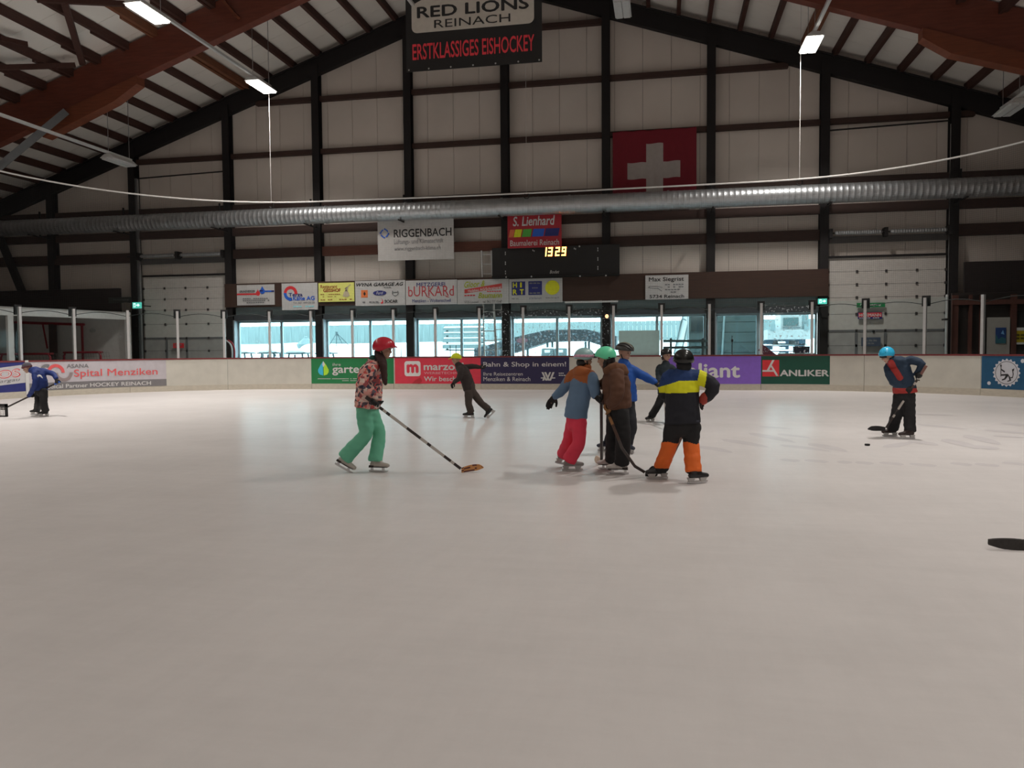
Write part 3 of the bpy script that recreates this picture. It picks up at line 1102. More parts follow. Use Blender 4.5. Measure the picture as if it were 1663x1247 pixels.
A.poly(rounded(0.115, 0.29, 0.305, 0.88, 0.1, A.h / A.w), M('logo_pink_white', ph(205, 175, 180), 0.5))
A.text('m', 0.150, 0.44, 0.272, 0.73, RED_AD, 0.07)
A.text('marzohl', 0.345, 0.53, 0.80, 0.80, WHITE, 0.04)
A.text('WERBETECHNIK', 0.345, 0.37, 0.80, 0.46, M('print_rose', ph(205, 130, 135), 0.5))
A.text('Wir beschriften', 0.345, 0.10, 0.91, 0.28, WHITE, 0.02)
A.poly([(0.2, 0.0), (0.24, 0.13), (0.30, 0.24), (0.32, 0.1), (0.29, 0.0)], M('advert_red_deep', ph(140, 30, 40), 0.5))
NV = M('advert_navy', ph(32, 28, 58), 0.4)
A = board_sign('advert_banner', 'dark navy travel advert beside the red one, white lettering', 'advert', NV, 780.5, 924, AD0, AD1, g_ad)
A.text('Bahn & Shop in einem!', 0.03, 0.60, 0.965, 0.83, WHITE, 0.015)
A.text('Ihre Reisezentren', 0.03, 0.31, 0.48, 0.44, WHITE)
A.text('Menziken & Reinach', 0.03, 0.10, 0.565, 0.26, WHITE)
bandp = lambda u0, u1, w_: [(u0, 0.12), (u0 + w_, 0.12), (u1 + w_, 0.44), (u1, 0.44)]
A.polys([[(0.692, 0.44), (0.712, 0.44), (0.755, 0.12), (0.735, 0.12)], [(0.722, 0.44), (0.744, 0.44), (0.787, 0.12), (0.765, 0.12)], [(0.800, 0.24), (0.845, 0.24), (0.845, 0.20), (0.805, 0.20)], [(0.684, 0.24), (0.715, 0.24), (0.720, 0.20), (0.684, 0.20)]], WHITE)
A.polys([[(0.800, 0.44), (0.780, 0.44), (0.738, 0.12), (0.758, 0.12)], [(0.838, 0.44), (0.816, 0.44), (0.775, 0.12), (0.797, 0.12)], [(0.700, 0.12), (0.722, 0.12), (0.735, 0.30), (0.722, 0.34)]], WHITE)
A.lines([(0.885, 0.38, 0.945, 0.42), (0.885, 0.30, 0.965, 0.34)], WHITE)
PUR = M('advert_purple', ph(100, 72, 150), 0.4)
A = board_sign('advert_banner', 'plain purple advert with pale lettering behind the skater in navy and yellow', 'advert', PUR, 1075.5, 1235, AD0, AD1, g_ad)
LIL = M('print_lilac', ph(190, 175, 215), 0.5)
A.text('valiant', 0.14, 0.24, 0.785, 0.74, LIL, 0.035)
DG = M('advert_dark_green', ph(8, 56, 44), 0.4)
A = board_sign('advert_banner', 'dark green advert with a red square emblem beside the purple one', 'advert', DG, 1235.5, 1347.5, AD0, AD1, g_ad)
A.rect(0.02, 0.27, 0.27, 0.86, REDP)
A.polys([[(0.02, 0.44), (0.21, 0.44), (0.21, 0.50), (0.02, 0.50)], [(0.08, 0.47), (0.115, 0.47), (0.20, 0.86), (0.165, 0.86)], [(0.135, 0.66), (0.165, 0.66), (0.26, 0.29), (0.225, 0.29)]], WHITE)
A.text('ANLIKER', 0.285, 0.29, 0.985, 0.50, WHITE, 0.045)
TB = M('advert_petrol', ph(14, 58, 86), 0.4)
A = board_sign('advert_banner', 'petrol blue advert with a round bottle-cap emblem at the booth corner', 'advert', TB, s_at(1594) + 0.02, s_at(1594) + 3.6, AD0, AD1, g_ad)
PB = M('emblem_pale', ph(150, 150, 155, 2.2), 0.5)
k_ = A.h / A.w
cu, cv = 0.205, 0.50
A.poly([(cu + (0.40 + 0.025 * math.cos(a * 20)) * k_ * math.cos(a), cv + (0.40 + 0.025 * math.cos(a * 20)) * math.sin(a)) for a in [2 * math.pi * i / 160 for i in range(160)]], PB)
A.arc(cu, cv, 0.330, 0.345, 0, 360, PRINT, n=48)
sc_ = lambda pts: [(cu + x * k_ * 0.33, cv + y * 0.33) for x, y in pts]
A.polys([sc_(q) for q in ([(-0.55, -0.35), (-0.48, -0.35), (-0.48, 0.6), (-0.55, 0.6)], [(-0.48, 0.35), (-0.15, 0.15), (-0.18, 0.0), (-0.5, 0.22)], [(-0.5, -0.28), (0.15, -0.25), (0.15, -0.1), (-0.5, -0.15)],
                             [(0.0, -0.1), (0.25, -0.2), (-0.1, -0.62), (-0.4, -0.72), (-0.42, -0.62), (-0.2, -0.52)], [(0.15, -0.2), (0.3, -0.3), (0.45, -0.7), (0.1, -0.82), (0.08, -0.75), (0.28, -0.66)],
                             [(0.5, 0.3), (0.58, 0.3), (0.66, -0.1), (0.6, -0.45), (0.3, -0.5), (0.32, -0.42), (0.55, -0.36), (0.58, -0.1)], [(0.48, 0.3), (0.72, 0.42), (0.66, 0.15)], [(-0.62, 0.6), (-0.58, 0.85), (-0.52, 0.62), (-0.5, 0.85), (-0.44, 0.6), (-0.5, 0.5)])], PRINT)
A.disc(cu + 0.13, cv + 0.36, 0.06, PB)
A.disc(cu - 0.14, cv - 0.33, 0.055, PB)
A.text('F', 0.435, 0.72, 0.48, 0.90, WHITE, 0.04)
A.text('B', 0.435, 0.48, 0.50, 0.68, WHITE, 0.06)
A.text('S', 0.435, 0.26, 0.485, 0.42, WHITE, 0.04)
# white strip at the joint of the curved boards
s = s_at(43)
tag(ribbon(MB(), s - 0.06, s + 0.05, 0.03, HB + 0.005, 0.03, 0.012).build('joint_strip', WHITE), 'white upright cover strip between the hospital advert and the blue advert', 'strip')

# ================================================================== SIGNS ON THE END WALL
g_s = 'sponsor boards over the windows'
SW = M('sign_white', (0.60, 0.585, 0.58), 0.5)
A = wall_sign('sponsor_board', 'white board with red and blue drops, first over the windows', 'sign', SW, (384.5, 463, 446, 494.8), group=g_s, thick=0.03)
A.rect(0.0, 0.50, 0.52, 0.585, REDP)
A.disc(0.565, 0.57, 0.115, REDP)
A.poly([(0.54, 0.66), (0.59, 0.66), (0.565, 0.78)], REDP)
A.disc(0.685, 0.67, 0.135, BLUEP)
A.poly([(0.63, 0.74), (0.74, 0.74), (0.685, 0.92)], BLUEP)
A.rect(0.61, 0.66, 0.70, 0.73, NAVY)
A.rect(0.755, 0.63, 0.93, 0.70, BLUEP)
A.rect(0.93, 0.63, 1.0, 0.70, NAVY)
A.text('GRUNENBERGER', 0.08, 0.63, 0.49, 0.73, PRINT, 0.03)
A.lines([(0.16, 0.30, 0.84, 0.35), (0.16, 0.2, 0.88, 0.25), (0.26, 0.10, 0.74, 0.15)], GREYP)
A = wall_sign('sponsor_board', 'large white board with an open red and blue ring arrow, second over the windows', 'sign', SW, (457.2, 460.3, 516, 502.5), 31.95, g_s, 0.065)
A.arc(0.25, 0.62, 0.16, 0.275, -10, 175, REDP)
A.arc(0.25, 0.62, 0.16, 0.275, 175, 285, BLUEP)
A.poly([(0.215, 0.31), (0.27, 0.46), (0.225, 0.47), (0.29, 0.38)], BLUEP)
A.poly([(0.21, 0.44), (0.275, 0.39), (0.225, 0.32)], BLUEP)
A.text('Terza', 0.20, 0.505, 0.585, 0.635, NAVY, 0.03)
A.text('Kälte AG', 0.32, 0.36, 0.92, 0.50, BLUEP, 0.04)
A.text('Tel. 041 449 00 00', 0.32, 0.235, 0.92, 0.30, GREYP, 0.01)
A.lines([(0.32, 0.10, 0.92, 0.15)], M('print_pale_blue', ph(110, 160, 185), 0.5))
YB_ = M('sign_yellow', ph(205, 175, 90), 0.5)
A = wall_sign('sponsor_board', 'small yellow restaurant board with a grey figure, third over the windows', 'sign', YB_, (517, 459.8, 575.4, 489.2), 31.97, g_s, 0.05)
DR_ = M('print_dark_red', ph(110, 28, 22), 0.5)
A.text('Restaurant', 0.06, 0.72, 0.53, 0.90, DR_, 0.02)
A.text('GEISSHOF', 0.14, 0.52, 0.62, 0.69, DR_, 0.05)
A.lines([(0.06, 0.37, 0.62, 0.42), (0.12, 0.25, 0.5, 0.29), (0.06, 0.08, 0.4, 0.14), (0.58, 0.08, 0.95, 0.14)], M('print_ochre', ph(120, 85, 40), 0.5))
A.polys([[(0.68, 0.28), (0.78, 0.22), (0.88, 0.3), (0.84, 0.5), (0.78, 0.64), (0.72, 0.5)], [(0.72, 0.66), (0.76, 0.66), (0.92, 0.88), (0.90, 0.90)], [(0.76, 0.55), (0.82, 0.55), (0.84, 0.75), (0.77, 0.74)]], M('print_silver', ph(140, 130, 110), 0.5))
A = wall_sign('sponsor_board', 'white garage board with orange square and navy oval, fourth over the windows', 'sign', SW, (576.5, 456.6, 658.3, 495.2), 31.97, g_s, 0.05)
A.text('WYNA GARAGE AG', 0.03, 0.78, 0.965, 0.91, PRINT, 0.05, 0.3)
A.rect(0.12, 0.33, 0.255, 0.63, M('print_orange', ph(190, 90, 50), 0.5))
A.poly([(0.165, 0.48), (0.19, 0.58), (0.215, 0.48), (0.19, 0.39)], PRINT)
A.disc(0.495, 0.50, 0.10, NAVY, ru=0.285)
A.text('Ford', 0.425, 0.445, 0.565, 0.56, WHITE, 0.0, 0.35)
A.arc(0.805, 0.50, 0.11, 0.14, 180, 360, GREYP)
A.polys([[(0.745, 0.5), (0.865, 0.5), (0.865, 0.53), (0.745, 0.53)], [(0.745, 0.58), (0.76, 0.58), (0.76, 0.5), (0.745, 0.5)], [(0.85, 0.58), (0.865, 0.58), (0.865, 0.5), (0.85, 0.5)]], GREYP)
A.text('SOCAR', 0.595, 0.10, 0.85, 0.22, PRINT, 0.04)
A.poly([(0.51, 0.10), (0.545, 0.16), (0.53, 0.28), (0.555, 0.2), (0.565, 0.12), (0.54, 0.06)], REDP)
A.lines([(0.15, 0.11, 0.48, 0.17), (0.58, 0.70, 0.78, 0.74)], GREYP)
A = wall_sign('sponsor_board', "white butcher's board with large thin red lettering, fifth over the windows", 'sign', SW, (658.8, 455.8, 742.3, 493.6), 31.97, g_s, 0.05)
A.text('METZGEREI', 0.215, 0.74, 0.77, 0.90, NAVY, 0.02)
A.text('bURKARd', 0.05, 0.34, 0.94, 0.76, M('print_crimson', ph(140, 45, 50), 0.5), -0.005)
A.poly([(0.38, 0.38), (0.44, 0.29), (0.50, 0.28), (0.45, 0.32)], MATS['print_crimson'])
A.poly([(0.75, 0.38), (0.80, 0.29), (0.86, 0.28), (0.82, 0.32)], MATS['print_crimson'])
A.text('Menziken - Woltenschwil', 0.125, 0.09, 0.88, 0.23, NAVY)
A = wall_sign('sponsor_board', 'white carpentry board with green script and a slanted red band, sixth over the windows', 'sign', SW, (742.6, 454.6, 826.4, 492.6), 31.97, g_s, 0.05)
OLV = M('print_olive', ph(125, 130, 20), 0.5)
A.text('Gloor &', 0.14, 0.67, 0.54, 0.91, OLV, 0.03, 0.3, rise=0.05)
A.poly([(0.14, 0.44), (0.87, 0.62), (0.87, 0.82), (0.14, 0.60)], M('print_brick', ph(150, 48, 44), 0.5))
A.text('Holzbau AG/Schreinerei', 0.21, 0.48, 0.85, 0.585, WHITE, 0.02, rise=0.14)
A.text('Baumann', 0.41, 0.24, 0.87, 0.45, OLV, 0.03, 0.3)
A.text('5725 Leutwil', 0.14, 0.04, 0.41, 0.13, PRINT)
A.text('tel. 062 777 15 67', 0.5, 0.04, 0.87, 0.14, PRINT)
A.lines([(0.14, 0.33, 0.36, 0.38), (0.58, 0.48, 0.86, 0.52)], REDP)
A = wall_sign('sponsor_board', 'white board with two navy squares and a yellow disc, last over the windows', 'sign', SW, (826.8, 453.4, 913.4, 490.6), 31.97, g_s, 0.05)
A.rect(0.05, 0.32, 0.305, 0.89, NAVY)
for s_, u_, v_ in (('H', 0.075, 0.65), ('I', 0.215, 0.65), ('R', 0.075, 0.36), ('T', 0.205, 0.36)):
    A.text(s_, u_, v_, u_ + (0.02 if s_ == 'I' else 0.07), v_ + 0.2, YELL, 0.05)
A.rect(0.365, 0.32, 0.62, 0.89, NAVY)
A.lines([(0.385, 0.78, 0.60, 0.84), (0.435, 0.59, 0.55, 0.64), (0.385, 0.37, 0.60, 0.43)], GREYP)
A.disc(0.815, 0.61, 0.30, YELL)
A.text('HIRT AG', 0.05, 0.15, 0.18, 0.21, PRINT)
A.text('5734 Reinach', 0.38, 0.15, 0.61, 0.22, NAVY)
A.text('www.hirtag.ch', 0.69, 0.15, 0.94, 0.22, PRINT)
A = wall_sign('sponsor_board', 'lone white board with black lettering on the brown beam near the booth side', 'sign', SW, (1048, 447.5, 1117.9, 485.2), 31.97, thick=0.05)
A.text('Max Siegrist', 0.085, 0.70, 0.895, 0.92, PRINT, 0.02)
A.text('5734 Reinach', 0.10, 0.055, 0.90, 0.19, PRINT, 0.02)
A.lines([(0.46, 0.58, 0.90, 0.63), (0.46, 0.48, 0.90, 0.53), (0.46, 0.37, 0.88, 0.42), (0.52, 0.27, 0.80, 0.32)], GREYP)
A.polys([[(0.06, 0.51), (0.10, 0.47), (0.10, 0.55)], [(0.09, 0.54), (0.28, 0.53), (0.28, 0.55), (0.09, 0.56)], [(0.1, 0.47), (0.29, 0.44), (0.29, 0.46), (0.1, 0.49)], [(0.28, 0.53), (0.40, 0.48), (0.40, 0.5), (0.28, 0.55)], [(0.28, 0.46), (0.38, 0.33), (0.39, 0.35), (0.29, 0.48)]], GREYP)
tag(MB().box(at(915, 0, 31.95).x, at(1003, 0, 31.95).x, 31.98, 32.04, 3.33, 3.40).build('batten', WHITE), 'thin white batten under the brown beam beside the board with the yellow disc', 'batten')
MS = M('sign_white_large', (0.56, 0.54, 0.525), 0.5)
A = wall_sign('sponsor_board', 'big white ventilation company board hanging under the duct', 'sign', MS, (613, 356, 737.3, 420.2), 31.5)
A.text('RIGGENBACH', 0.217, 0.55, 0.97, 0.735, PRINT, 0.025)
A.text('Lüftungs- und Klimatechnik', 0.217, 0.355, 0.865, 0.50, GREYP)
A.text('www.riggenbach-klima.ch', 0.217, 0.205, 0.83, 0.325, GREYP)
for a0 in (20, 110, 200, 290):
    A.arc(0.093, 0.655, 0.075, 0.105, a0, a0 + 55, BLUEP)
    a = math.radians(a0 + 62)
    c_ = (0.093 + 0.1 * A.h / A.w * math.cos(a), 0.655 + 0.1 * math.sin(a))
    A.poly([(c_[0] + 0.035 * A.h / A.w * math.cos(a + q), c_[1] + 0.035 * math.sin(a + q)) for q in (0.4, 2.2, 4.4)], BLUEP)
A = wall_sign('sponsor_board', "red painter's board with five coloured swatches above the scoreboard", 'sign', M('sign_red', ph(128, 24, 34), 0.5), (824, 346.5, 912, 400.5), 31.75)
A.text('S. Lienhard', 0.105, 0.63, 0.875, 0.89, WHITE, 0.03, 0.15)
for u0, u1, m_ in ((0.02, 0.115, M('swatch_orange', ph(200, 85, 55), 0.5)), (0.115, 0.255, YELL), (0.265, 0.44, GREENP), (0.455, 0.675, BLUEP), (0.685, 0.95, NAVY)):
    A.poly([(u0, 0.31), (u1 - 0.01, 0.31), (u1 + 0.02, 0.53), (u0 + 0.03, 0.53)], m_)
A.text('Baumalerei Reinach', 0.05, 0.06, 0.955, 0.22, WHITE, 0.005)
# scoreboard
A = wall_sign('scoreboard', 'wide black scoreboard showing 13 29 in orange digits', 'scoreboard', M('board_black', (0.009, 0.0085, 0.009), 0.6), (799, 403, 1006, 447.4), 31.9, thick=0.16, panel='casing')
LED = M('led_orange', (1.0, 0.50, 0.12), 0.5, emit=5.0)
SEGS = {'1': 'bc', '3': 'abgcd', '2': 'abged', '9': 'abcdfg'}
for ch, u0 in (('1', 0.400), ('3', 0.446), ('2', 0.502), ('9', 0.552)):
    w_, h_, v0, t_ = 0.034, 0.29, 0.68, 0.05
    tu = 0.010
    shapes = {'a': (0, h_ - t_, w_, h_), 'd': (0, 0, w_, t_), 'g': (0, h_ / 2 - t_ / 2, w_, h_ / 2 + t_ / 2), 'b': (w_ - tu, h_ / 2, w_, h_), 'c': (w_ - tu, 0, w_, h_ / 2), 'f': (0, h_ / 2, tu, h_), 'e': (0, 0, tu, h_ / 2)}
    A.polys([[(u0 + q[0] + (v_ - 0) * 0.012, v0 + v_) if False else (u0 + x_ + v_ * 0.02, v0 + v_) for x_, v_ in ((q[0], q[1]), (q[2], q[1]), (q[2], q[3]), (q[0], q[3]))] for q in (shapes[c_] for c_ in SEGS[ch])], LED, 'digit')
A.text('Bodet', 0.46, 0.12, 0.535, 0.22, SW, 0.02, 0.3)
A.lines([(0.48, 0.05, 0.52, 0.085)], GREYP)
A.polys([[(u, v), (u + 0.006, v), (u + 0.006, v + 0.05), (u, v + 0.05)] for u, v in [(0.105, x) for x in (0.82, 0.76, 0.5, 0.44, 0.2, 0.13)] + [(0.832, x) for x in (0.86, 0.79, 0.55, 0.49, 0.27, 0.2)] + [(0.325, 0.86), (0.335, 0.84), (0.65, 0.88), (0.66, 0.86)]], SW, 'marking')
MB().bar(at(799, 449.5, 31.8), at(1006, 443.5, 31.8), 0.12, 0.05).build('lower_rail', DARKSTEEL, A.root)
for px_, py_ in ((822, 450), (863, 449), (942, 448.5), (984, 447.5), (941, 400)):
    p = at(px_, py_, 31.72)
    MB().ell(p, (0.035, 0.03, 0.035), seg=8, rings=6).build('bolt', ALU, A.root)

# club banner hanging from the glued beam
A = Sign('hanging_banner', 'large black club banner hanging from the roof beam, white panel and red lettering', 'banner', M('banner_black', (0.011, 0.011, 0.012), 0.5), wall_fn(-8.57, -3.91, 10.9, 15.2, 25.95), 4.66, 4.3, thick=0.02)
CW = M('banner_white', (0.60, 0.56, 0.50), 0.55)
A.poly(rounded(0.045, 1.27 / 4.3, 0.945, 2.75 / 4.3, 0.045, A.h / A.w), CW)
A.poly([(0.12, 2.35 / 4.3), (0.045, 2.2 / 4.3), (0.045, 2.76 / 4.3), (0.30, 2.76 / 4.3), (0.26, 2.45 / 4.3)], BLACK)
A.disc(0.36, 0.66, 0.12, CW)
A.poly([(0.48, 2.45 / 4.3), (0.53, 2.36 / 4.3), (0.53, 2.6 / 4.3), (0.46, 2.6 / 4.3)], BLACK)
A.text('RED LIONS', 0.09, 1.76 / 4.3, 0.905, 2.12 / 4.3, PRINT, 0.035)
A.text('REINACH', 0.215, 1.38 / 4.3, 0.775, 1.65 / 4.3, PRINT, -0.005)
A.text('ERSTKLASSIGES EISHOCKEY', 0.05, 0.38 / 4.3, 0.945, 0.90 / 4.3, M('banner_red', ph(170, 40, 50, 2.4), 0.5), 0.02)
for u in (0.02, 0.17, 0.335, 0.5, 0.665, 0.83, 0.98):
    MB().ell(A.fn(u, 0.015, 0.01), (0.03, 0.012, 0.03), seg=8, rings=6).build('eyelet', STEEL, A.root)
for u in (0.02, 0.98):
    p = A.fn(u, 1, -0.01)
    MB().bar(p, p + V((0, 0.1, 0.6)), 0.02, 0.02).build('cord', BLACK, A.root)

# national flag on the wall
mb = MB()
a, b = at(995, 215, 32.15), at(1131, 300, 32.15)
zt, zb = a.z, a.z - (b.x - a.x) * 0.93
nx, nz = 84, 80
cx0, cx1 = at(1049.6, 250, 32.15).x, at(1077, 250, 32.15).x
hx0, hx1 = at(1019, 276, 32.15).x, at(1104, 276, 32.15).x
hz0, hz1 = at(1062, 289.5, 32.15).z, at(1062, 262.5, 32.15).z
vz1 = at(1062, 233, 32.15).z
vz0 = hz0 - (vz1 - hz1)
grid = []
for i in range(nx + 1):
    col = []
    for j in range(nz + 1):
        x = a.x + (b.x - a.x) * i / nx
        z = zt + (zb - zt) * j / nz
        f = j / nz
        col.append(mb.bm.verts.new((x, 32.15 - 0.03 - 0.03 * f * math.sin(x * 7 + 1.3 * math.sin(z * 2)) - 0.012 * f * math.sin(x * 17 + z), z - 0.015 * math.sin(x * 9))))
    grid.append(col)
for i in range(nx):
    for j in range(nz):
        x = a.x + (b.x - a.x) * (i + .5) / nx
        z = zt + (zb - zt) * (j + .5) / nz
        mb.mi = 1 if (cx0 < x < cx1 and vz0 < z < vz1) or (hx0 < x < hx1 and hz0 < z < hz1) else 0
        mb.face([grid[i][j], grid[i + 1][j], grid[i + 1][j + 1], grid[i][j + 1]])
o = mb.build('flag', [M('flag_red', ph(92, 12, 26, 1.7), 0.8), M('flag_white', (0.38, 0.34, 0.32), 0.8)], smooth=True)
sm = o.modifiers.new('thickness', 'SOLIDIFY')
sm.thickness = 0.006
tag(o, 'red national flag with a white cross hung flat on the end wall', 'flag')

# exit signs and notices
EXG = M('exit_green', (0.10, 0.62, 0.50), 0.5, emit=0.7)
EXW = M('exit_white', (0.75, 1.0, 0.97), 0.5, emit=1.1)
for px_, lab in (((215, 491, 228.5, 500.5), 'small lit green exit sign beside the sectional door near the shed'), ((1329, 485, 1343, 493.5), 'small lit green exit sign beside the sectional door near the booth')):
    A = wall_sign('exit_sign', lab, 'exit sign', EXG, px_, 31.4, thick=0.08, panel='casing')
    p_ = A.fn(0.5, 0.5, -0.08)
    MB().box(p_.x - 0.02, p_.x + 0.02, p_.y, 32.45, p_.z - 0.02, p_.z + 0.02).build('bracket', BLACK, A.root)
    A.polys([[(0.12, 0.2), (0.38, 0.2), (0.38, 0.85), (0.12, 0.85)], [(0.48, 0.42), (0.68, 0.42), (0.68, 0.62), (0.48, 0.62)], [(0.66, 0.25), (0.9, 0.52), (0.66, 0.8)]], EXW, 'pictogram')
    A.polys([[(0.2, 0.2), (0.3, 0.35), (0.33, 0.62), (0.25, 0.72), (0.18, 0.5)]], EXG, 'pictogram')
A = wall_sign('notice', 'green emergency exit notice on the sectional door near the booth', 'sign', GRN, (1391.5, 492, 1437.5, 498.5), 32.25, thick=0.02)
A.text('Notausgang', 0.12, 0.25, 0.86, 0.85, WHITE, 0.02, 0.2)
A = wall_sign('notice', 'red and navy maker plate on the sectional door near the booth', 'sign', NAVY, (1393.5, 507.5, 1432.5, 517.5), 32.25, thick=0.02)
A.rect(0.02, 0.3, 0.98, 0.96, REDP)
A.text('HÖRMANN', 0.04, 0.36, 0.95, 0.92, WHITE, 0.03)
A.lines([(0.05, 0.08, 0.9, 0.22)], WHITE)
A = wall_sign('notice', 'dark sign with faint lettering beside the exit sign near the shed', 'sign', M('notice_dark', (0.02, 0.024, 0.022), 0.6), (176, 483, 213, 491.5), 31.53, thick=0.02)
A.text('Notausgang', 0.22, 0.35, 0.9, 0.75, M('print_dim', (0.1, 0.12, 0.11), 0.6))
for px_, lab, m_ in (((281, 557.5, 298.5, 565), 'small red plate on the wicket of the door near the shed', REDP), ((1399, 548, 1430, 562), 'blue grey plate on the wicket of the door near the booth', M('plate_slate', ph(50, 58, 72), 0.5))):
    A = wall_sign('plate', lab, 'plate', m_, px_, 32.24, thick=0.02)
    A.lines([(0.15, 0.55, 0.85, 0.75), (0.15, 0.25, 0.7, 0.4)], GREYP)
MB().ell(at(1418.5, 538, 32.36), (0.05, 0.04, 0.05), seg=10, rings=8).build('knob', BLACK, bpy.data.objects['door_2'])

# ================================================================== SHELTER, BOOTH AND LOOSE THINGS
SHW = M('shelter_white', (0.80, 0.75, 0.73), 0.5)
sh = empty('storage_shelter', (-26.3, 26, 0), 'white framed open storage shelter beyond the curved boards, holding red goal frames', 'shelter')
PA, PB_ = V((-23.3, 31.2, 0)), V((-25.0, 23.4, 0))
mb = MB()
for z0, z1 in ((2.90, 3.24), (0.0, 0.35)):
    mb.hexa([PA + Z * z0, PB_ + Z * z0, PB_ + V((-0.1, 0, z0)), PA + V((-0.1, 0, z0)), PA + Z * z1, PB_ + Z * z1, PB_ + V((-0.1, 0, z1)), PA + V((-0.1, 0, z1))])
dv = (PB_ - PA).normalized()
for q in (PA, PA + dv * 5.35, PB_ - dv * 0.2):
    e2 = q + dv * 0.22
    mb.hexa([q + Z * 0.35, e2 + Z * 0.35, e2 + V((-0.1, 0, 0.35)), q + V((-0.1, 0, 0.35)), q + Z * 2.9, e2 + Z * 2.9, e2 + V((-0.1, 0, 2.9)), q + V((-0.1, 0, 2.9))])
mb.build('front_frame', SHW, sh)
MB().box(-29.0, -23.4, 31.2, 31.3, 0, 3.24).build('end_wall', SHW, sh)
MB().box(-29.1, -29.0, 23.4, 31.3, 0, 3.24).build('rear_wall', SHW, sh)
MB().hexa([(-29, 23.4, 3.18), (-25, 23.4, 3.18), (-23.3, 31.2, 3.18), (-29, 31.2, 3.18), (-29, 23.4, 3.24), (-25, 23.4, 3.24), (-23.3, 31.2, 3.24), (-29, 31.2, 3.24)]).build('roof_sheet', SHW, sh)
MB().ell((-25.2, 31.15, 2.45), (0.16, 0.06, 0.1), seg=12, rings=8).build('wall_light', LAMPB, sh)
GRED = M('goal_red', ph(105, 26, 34, 2.3), 0.45)
NETG = M('goal_net', (0.35, 0.33, 0.32), 0.8)


def goal(c, w, h, d, yaw, label):
    ca, sa = math.cos(yaw), math.sin(yaw)
    T = lambda x, y, z: V((c[0] + x * ca - y * sa, c[1] + x * sa + y * ca, c[2] + z))
    e = empty('goal_frame', c, label, 'goal', 'red goal frames in the shelter')
    r = 0.045
    mb = MB()
    pts = [T(-w / 2, 0, 0), T(-w / 2, 0, h * 0.9), T(-w / 2 + 0.08, 0, h), T(w / 2 - 0.08, 0, h), T(w / 2, 0, h * 0.9), T(w / 2, 0, 0)]
    mb.loft(pts, [r] * 6, seg=8)
    mb.build('front_pipe', GRED, e)
    mb = MB()
    mb.loft([T(-w / 2, 0, 0.04), T(-w / 2, d, 0.04), T(w / 2, d, 0.04), T(w / 2, 0, 0.04)], [r] * 4, seg=8)
    mb.loft([T(-w / 2, 0, h), T(-w / 2 + .3, d * 0.6, h), T(w / 2 - .3, d * 0.6, h), T(w / 2, 0, h)], [r] * 4, seg=8)
    mb.build('rear_pipe', GRED, e)
    mb = MB()
    for i in range(15):
        x = -w / 2 + w * i / 14
        mb.bar(T(x, d * 0.6, h), T(x, d, 0.04), 0.008, 0.008)
    for i in range(9):
        f = i / 8
        mb.bar(T(-w / 2, d * (0.6 + 0.4 * f), h * (1 - f)), T(w / 2, d * (0.6 + 0.4 * f), h * (1 - f)), 0.008, 0.008)
    mb.build('net', NETG, e)


goal((-26.2, 28.4, 0), 2.2, 1.42, 1.0, 0.1, 'red goal frame in the shelter, farther from the sectional door')
goal((-24.9, 30.1, 0), 1.75, 1.47, 0.9, 0.05, 'red goal frame in the shelter, next to the sectional door')
e = empty('pipe_rack', (-26.3, 30.9, 0), 'dark red pipe rack standing along the inner wall of the shelter', 'pipe rack')
a, b = at(6, 523, 30.9), at(136, 527, 30.9)
MB().loft([a, b], [0.06, 0.06], seg=8).build('rail', GRED, e)
for px_ in (27, 84):
    t_ = at(px_, 525, 30.9)
    MB().box(t_.x - 0.13, t_.x + 0.13, 30.85, 31.05, 0, t_.z).build('upright', M('rack_dark', ph(62, 52, 52), 0.6), e)
for x0_, x1_ in ((12, 23), (69, 77)):
    MB().bar(at(x0_, 524, 30.8), at(x1_, 566, 30.8), 0.05, 0.05).build('strut', GRED, e)
t_ = at(133, 527, 30.9)
MB().loft([t_, V((t_.x, t_.y, 0))], [0.05, 0.05], seg=8).build('post', GRED, e)

# dark booth with a white door on the far side of the rink
BOW = M('booth_wood', ph(66, 38, 32, 1.9), 0.6, var=0.15, scale=4, stretch=(6, 6, 1))
BOD = M('booth_dark', ph(32, 27, 26, 1.6), 0.4)
bo = empty('booth', (13.5, 31.2, 0), 'dark wood framed booth with a white door beside the sectional door', 'booth')
X = lambda px_: at(px_, 545, 31.2).x
MB().box(X(1545), X(1760), 31.2, 31.3, 0, 3.4).build('wall_panel', BOD, bo)
mb = MB()
for px_, w in ((1549, 0.2), (1574, 0.1), (1593, 0.14), (1644, 0.18), (1700, 0.18)):
    MB().box(X(px_) - w / 2, X(px_) + w / 2, 31.08, 31.2, 0, 3.3).build('frame_post', BOW, bo)
MB().box(X(1545), X(1760), 31.06, 31.2, 2.95, 3.12).build('frame_rail', BOW, bo)
MB().box(X(1545), X(1604), 31.1, 31.2, 0, 1.0).build('lower_panel', BOW, bo)
p0, p1 = at(1604, 515.5, 31.1), at(1638.5, 577, 31.1)
dr = MB().box(p0.x, p1.x, 31.06, 31.19, 0, p0.z).build('door', M('booth_door', (0.40, 0.37, 0.34), 0.5), bo)
MB().ell((p1.x - 0.08, 31.02, 1.05), (0.06, 0.04, 0.03), seg=8, rings=6).build('handle', STEEL, dr)
MB().box(X(1650), X(1695), 31.14, 31.19, 1.0, 2.7).build('window_pane', M('booth_window', (0.03, 0.03, 0.032), 0.1), bo)
A = wall_sign('poster', 'blue poster on the white door of the booth', 'poster', M('poster_blue', ph(30, 50, 92), 0.4), (1617, 532, 1633.5, 557.5), 31.04, thick=0.01)
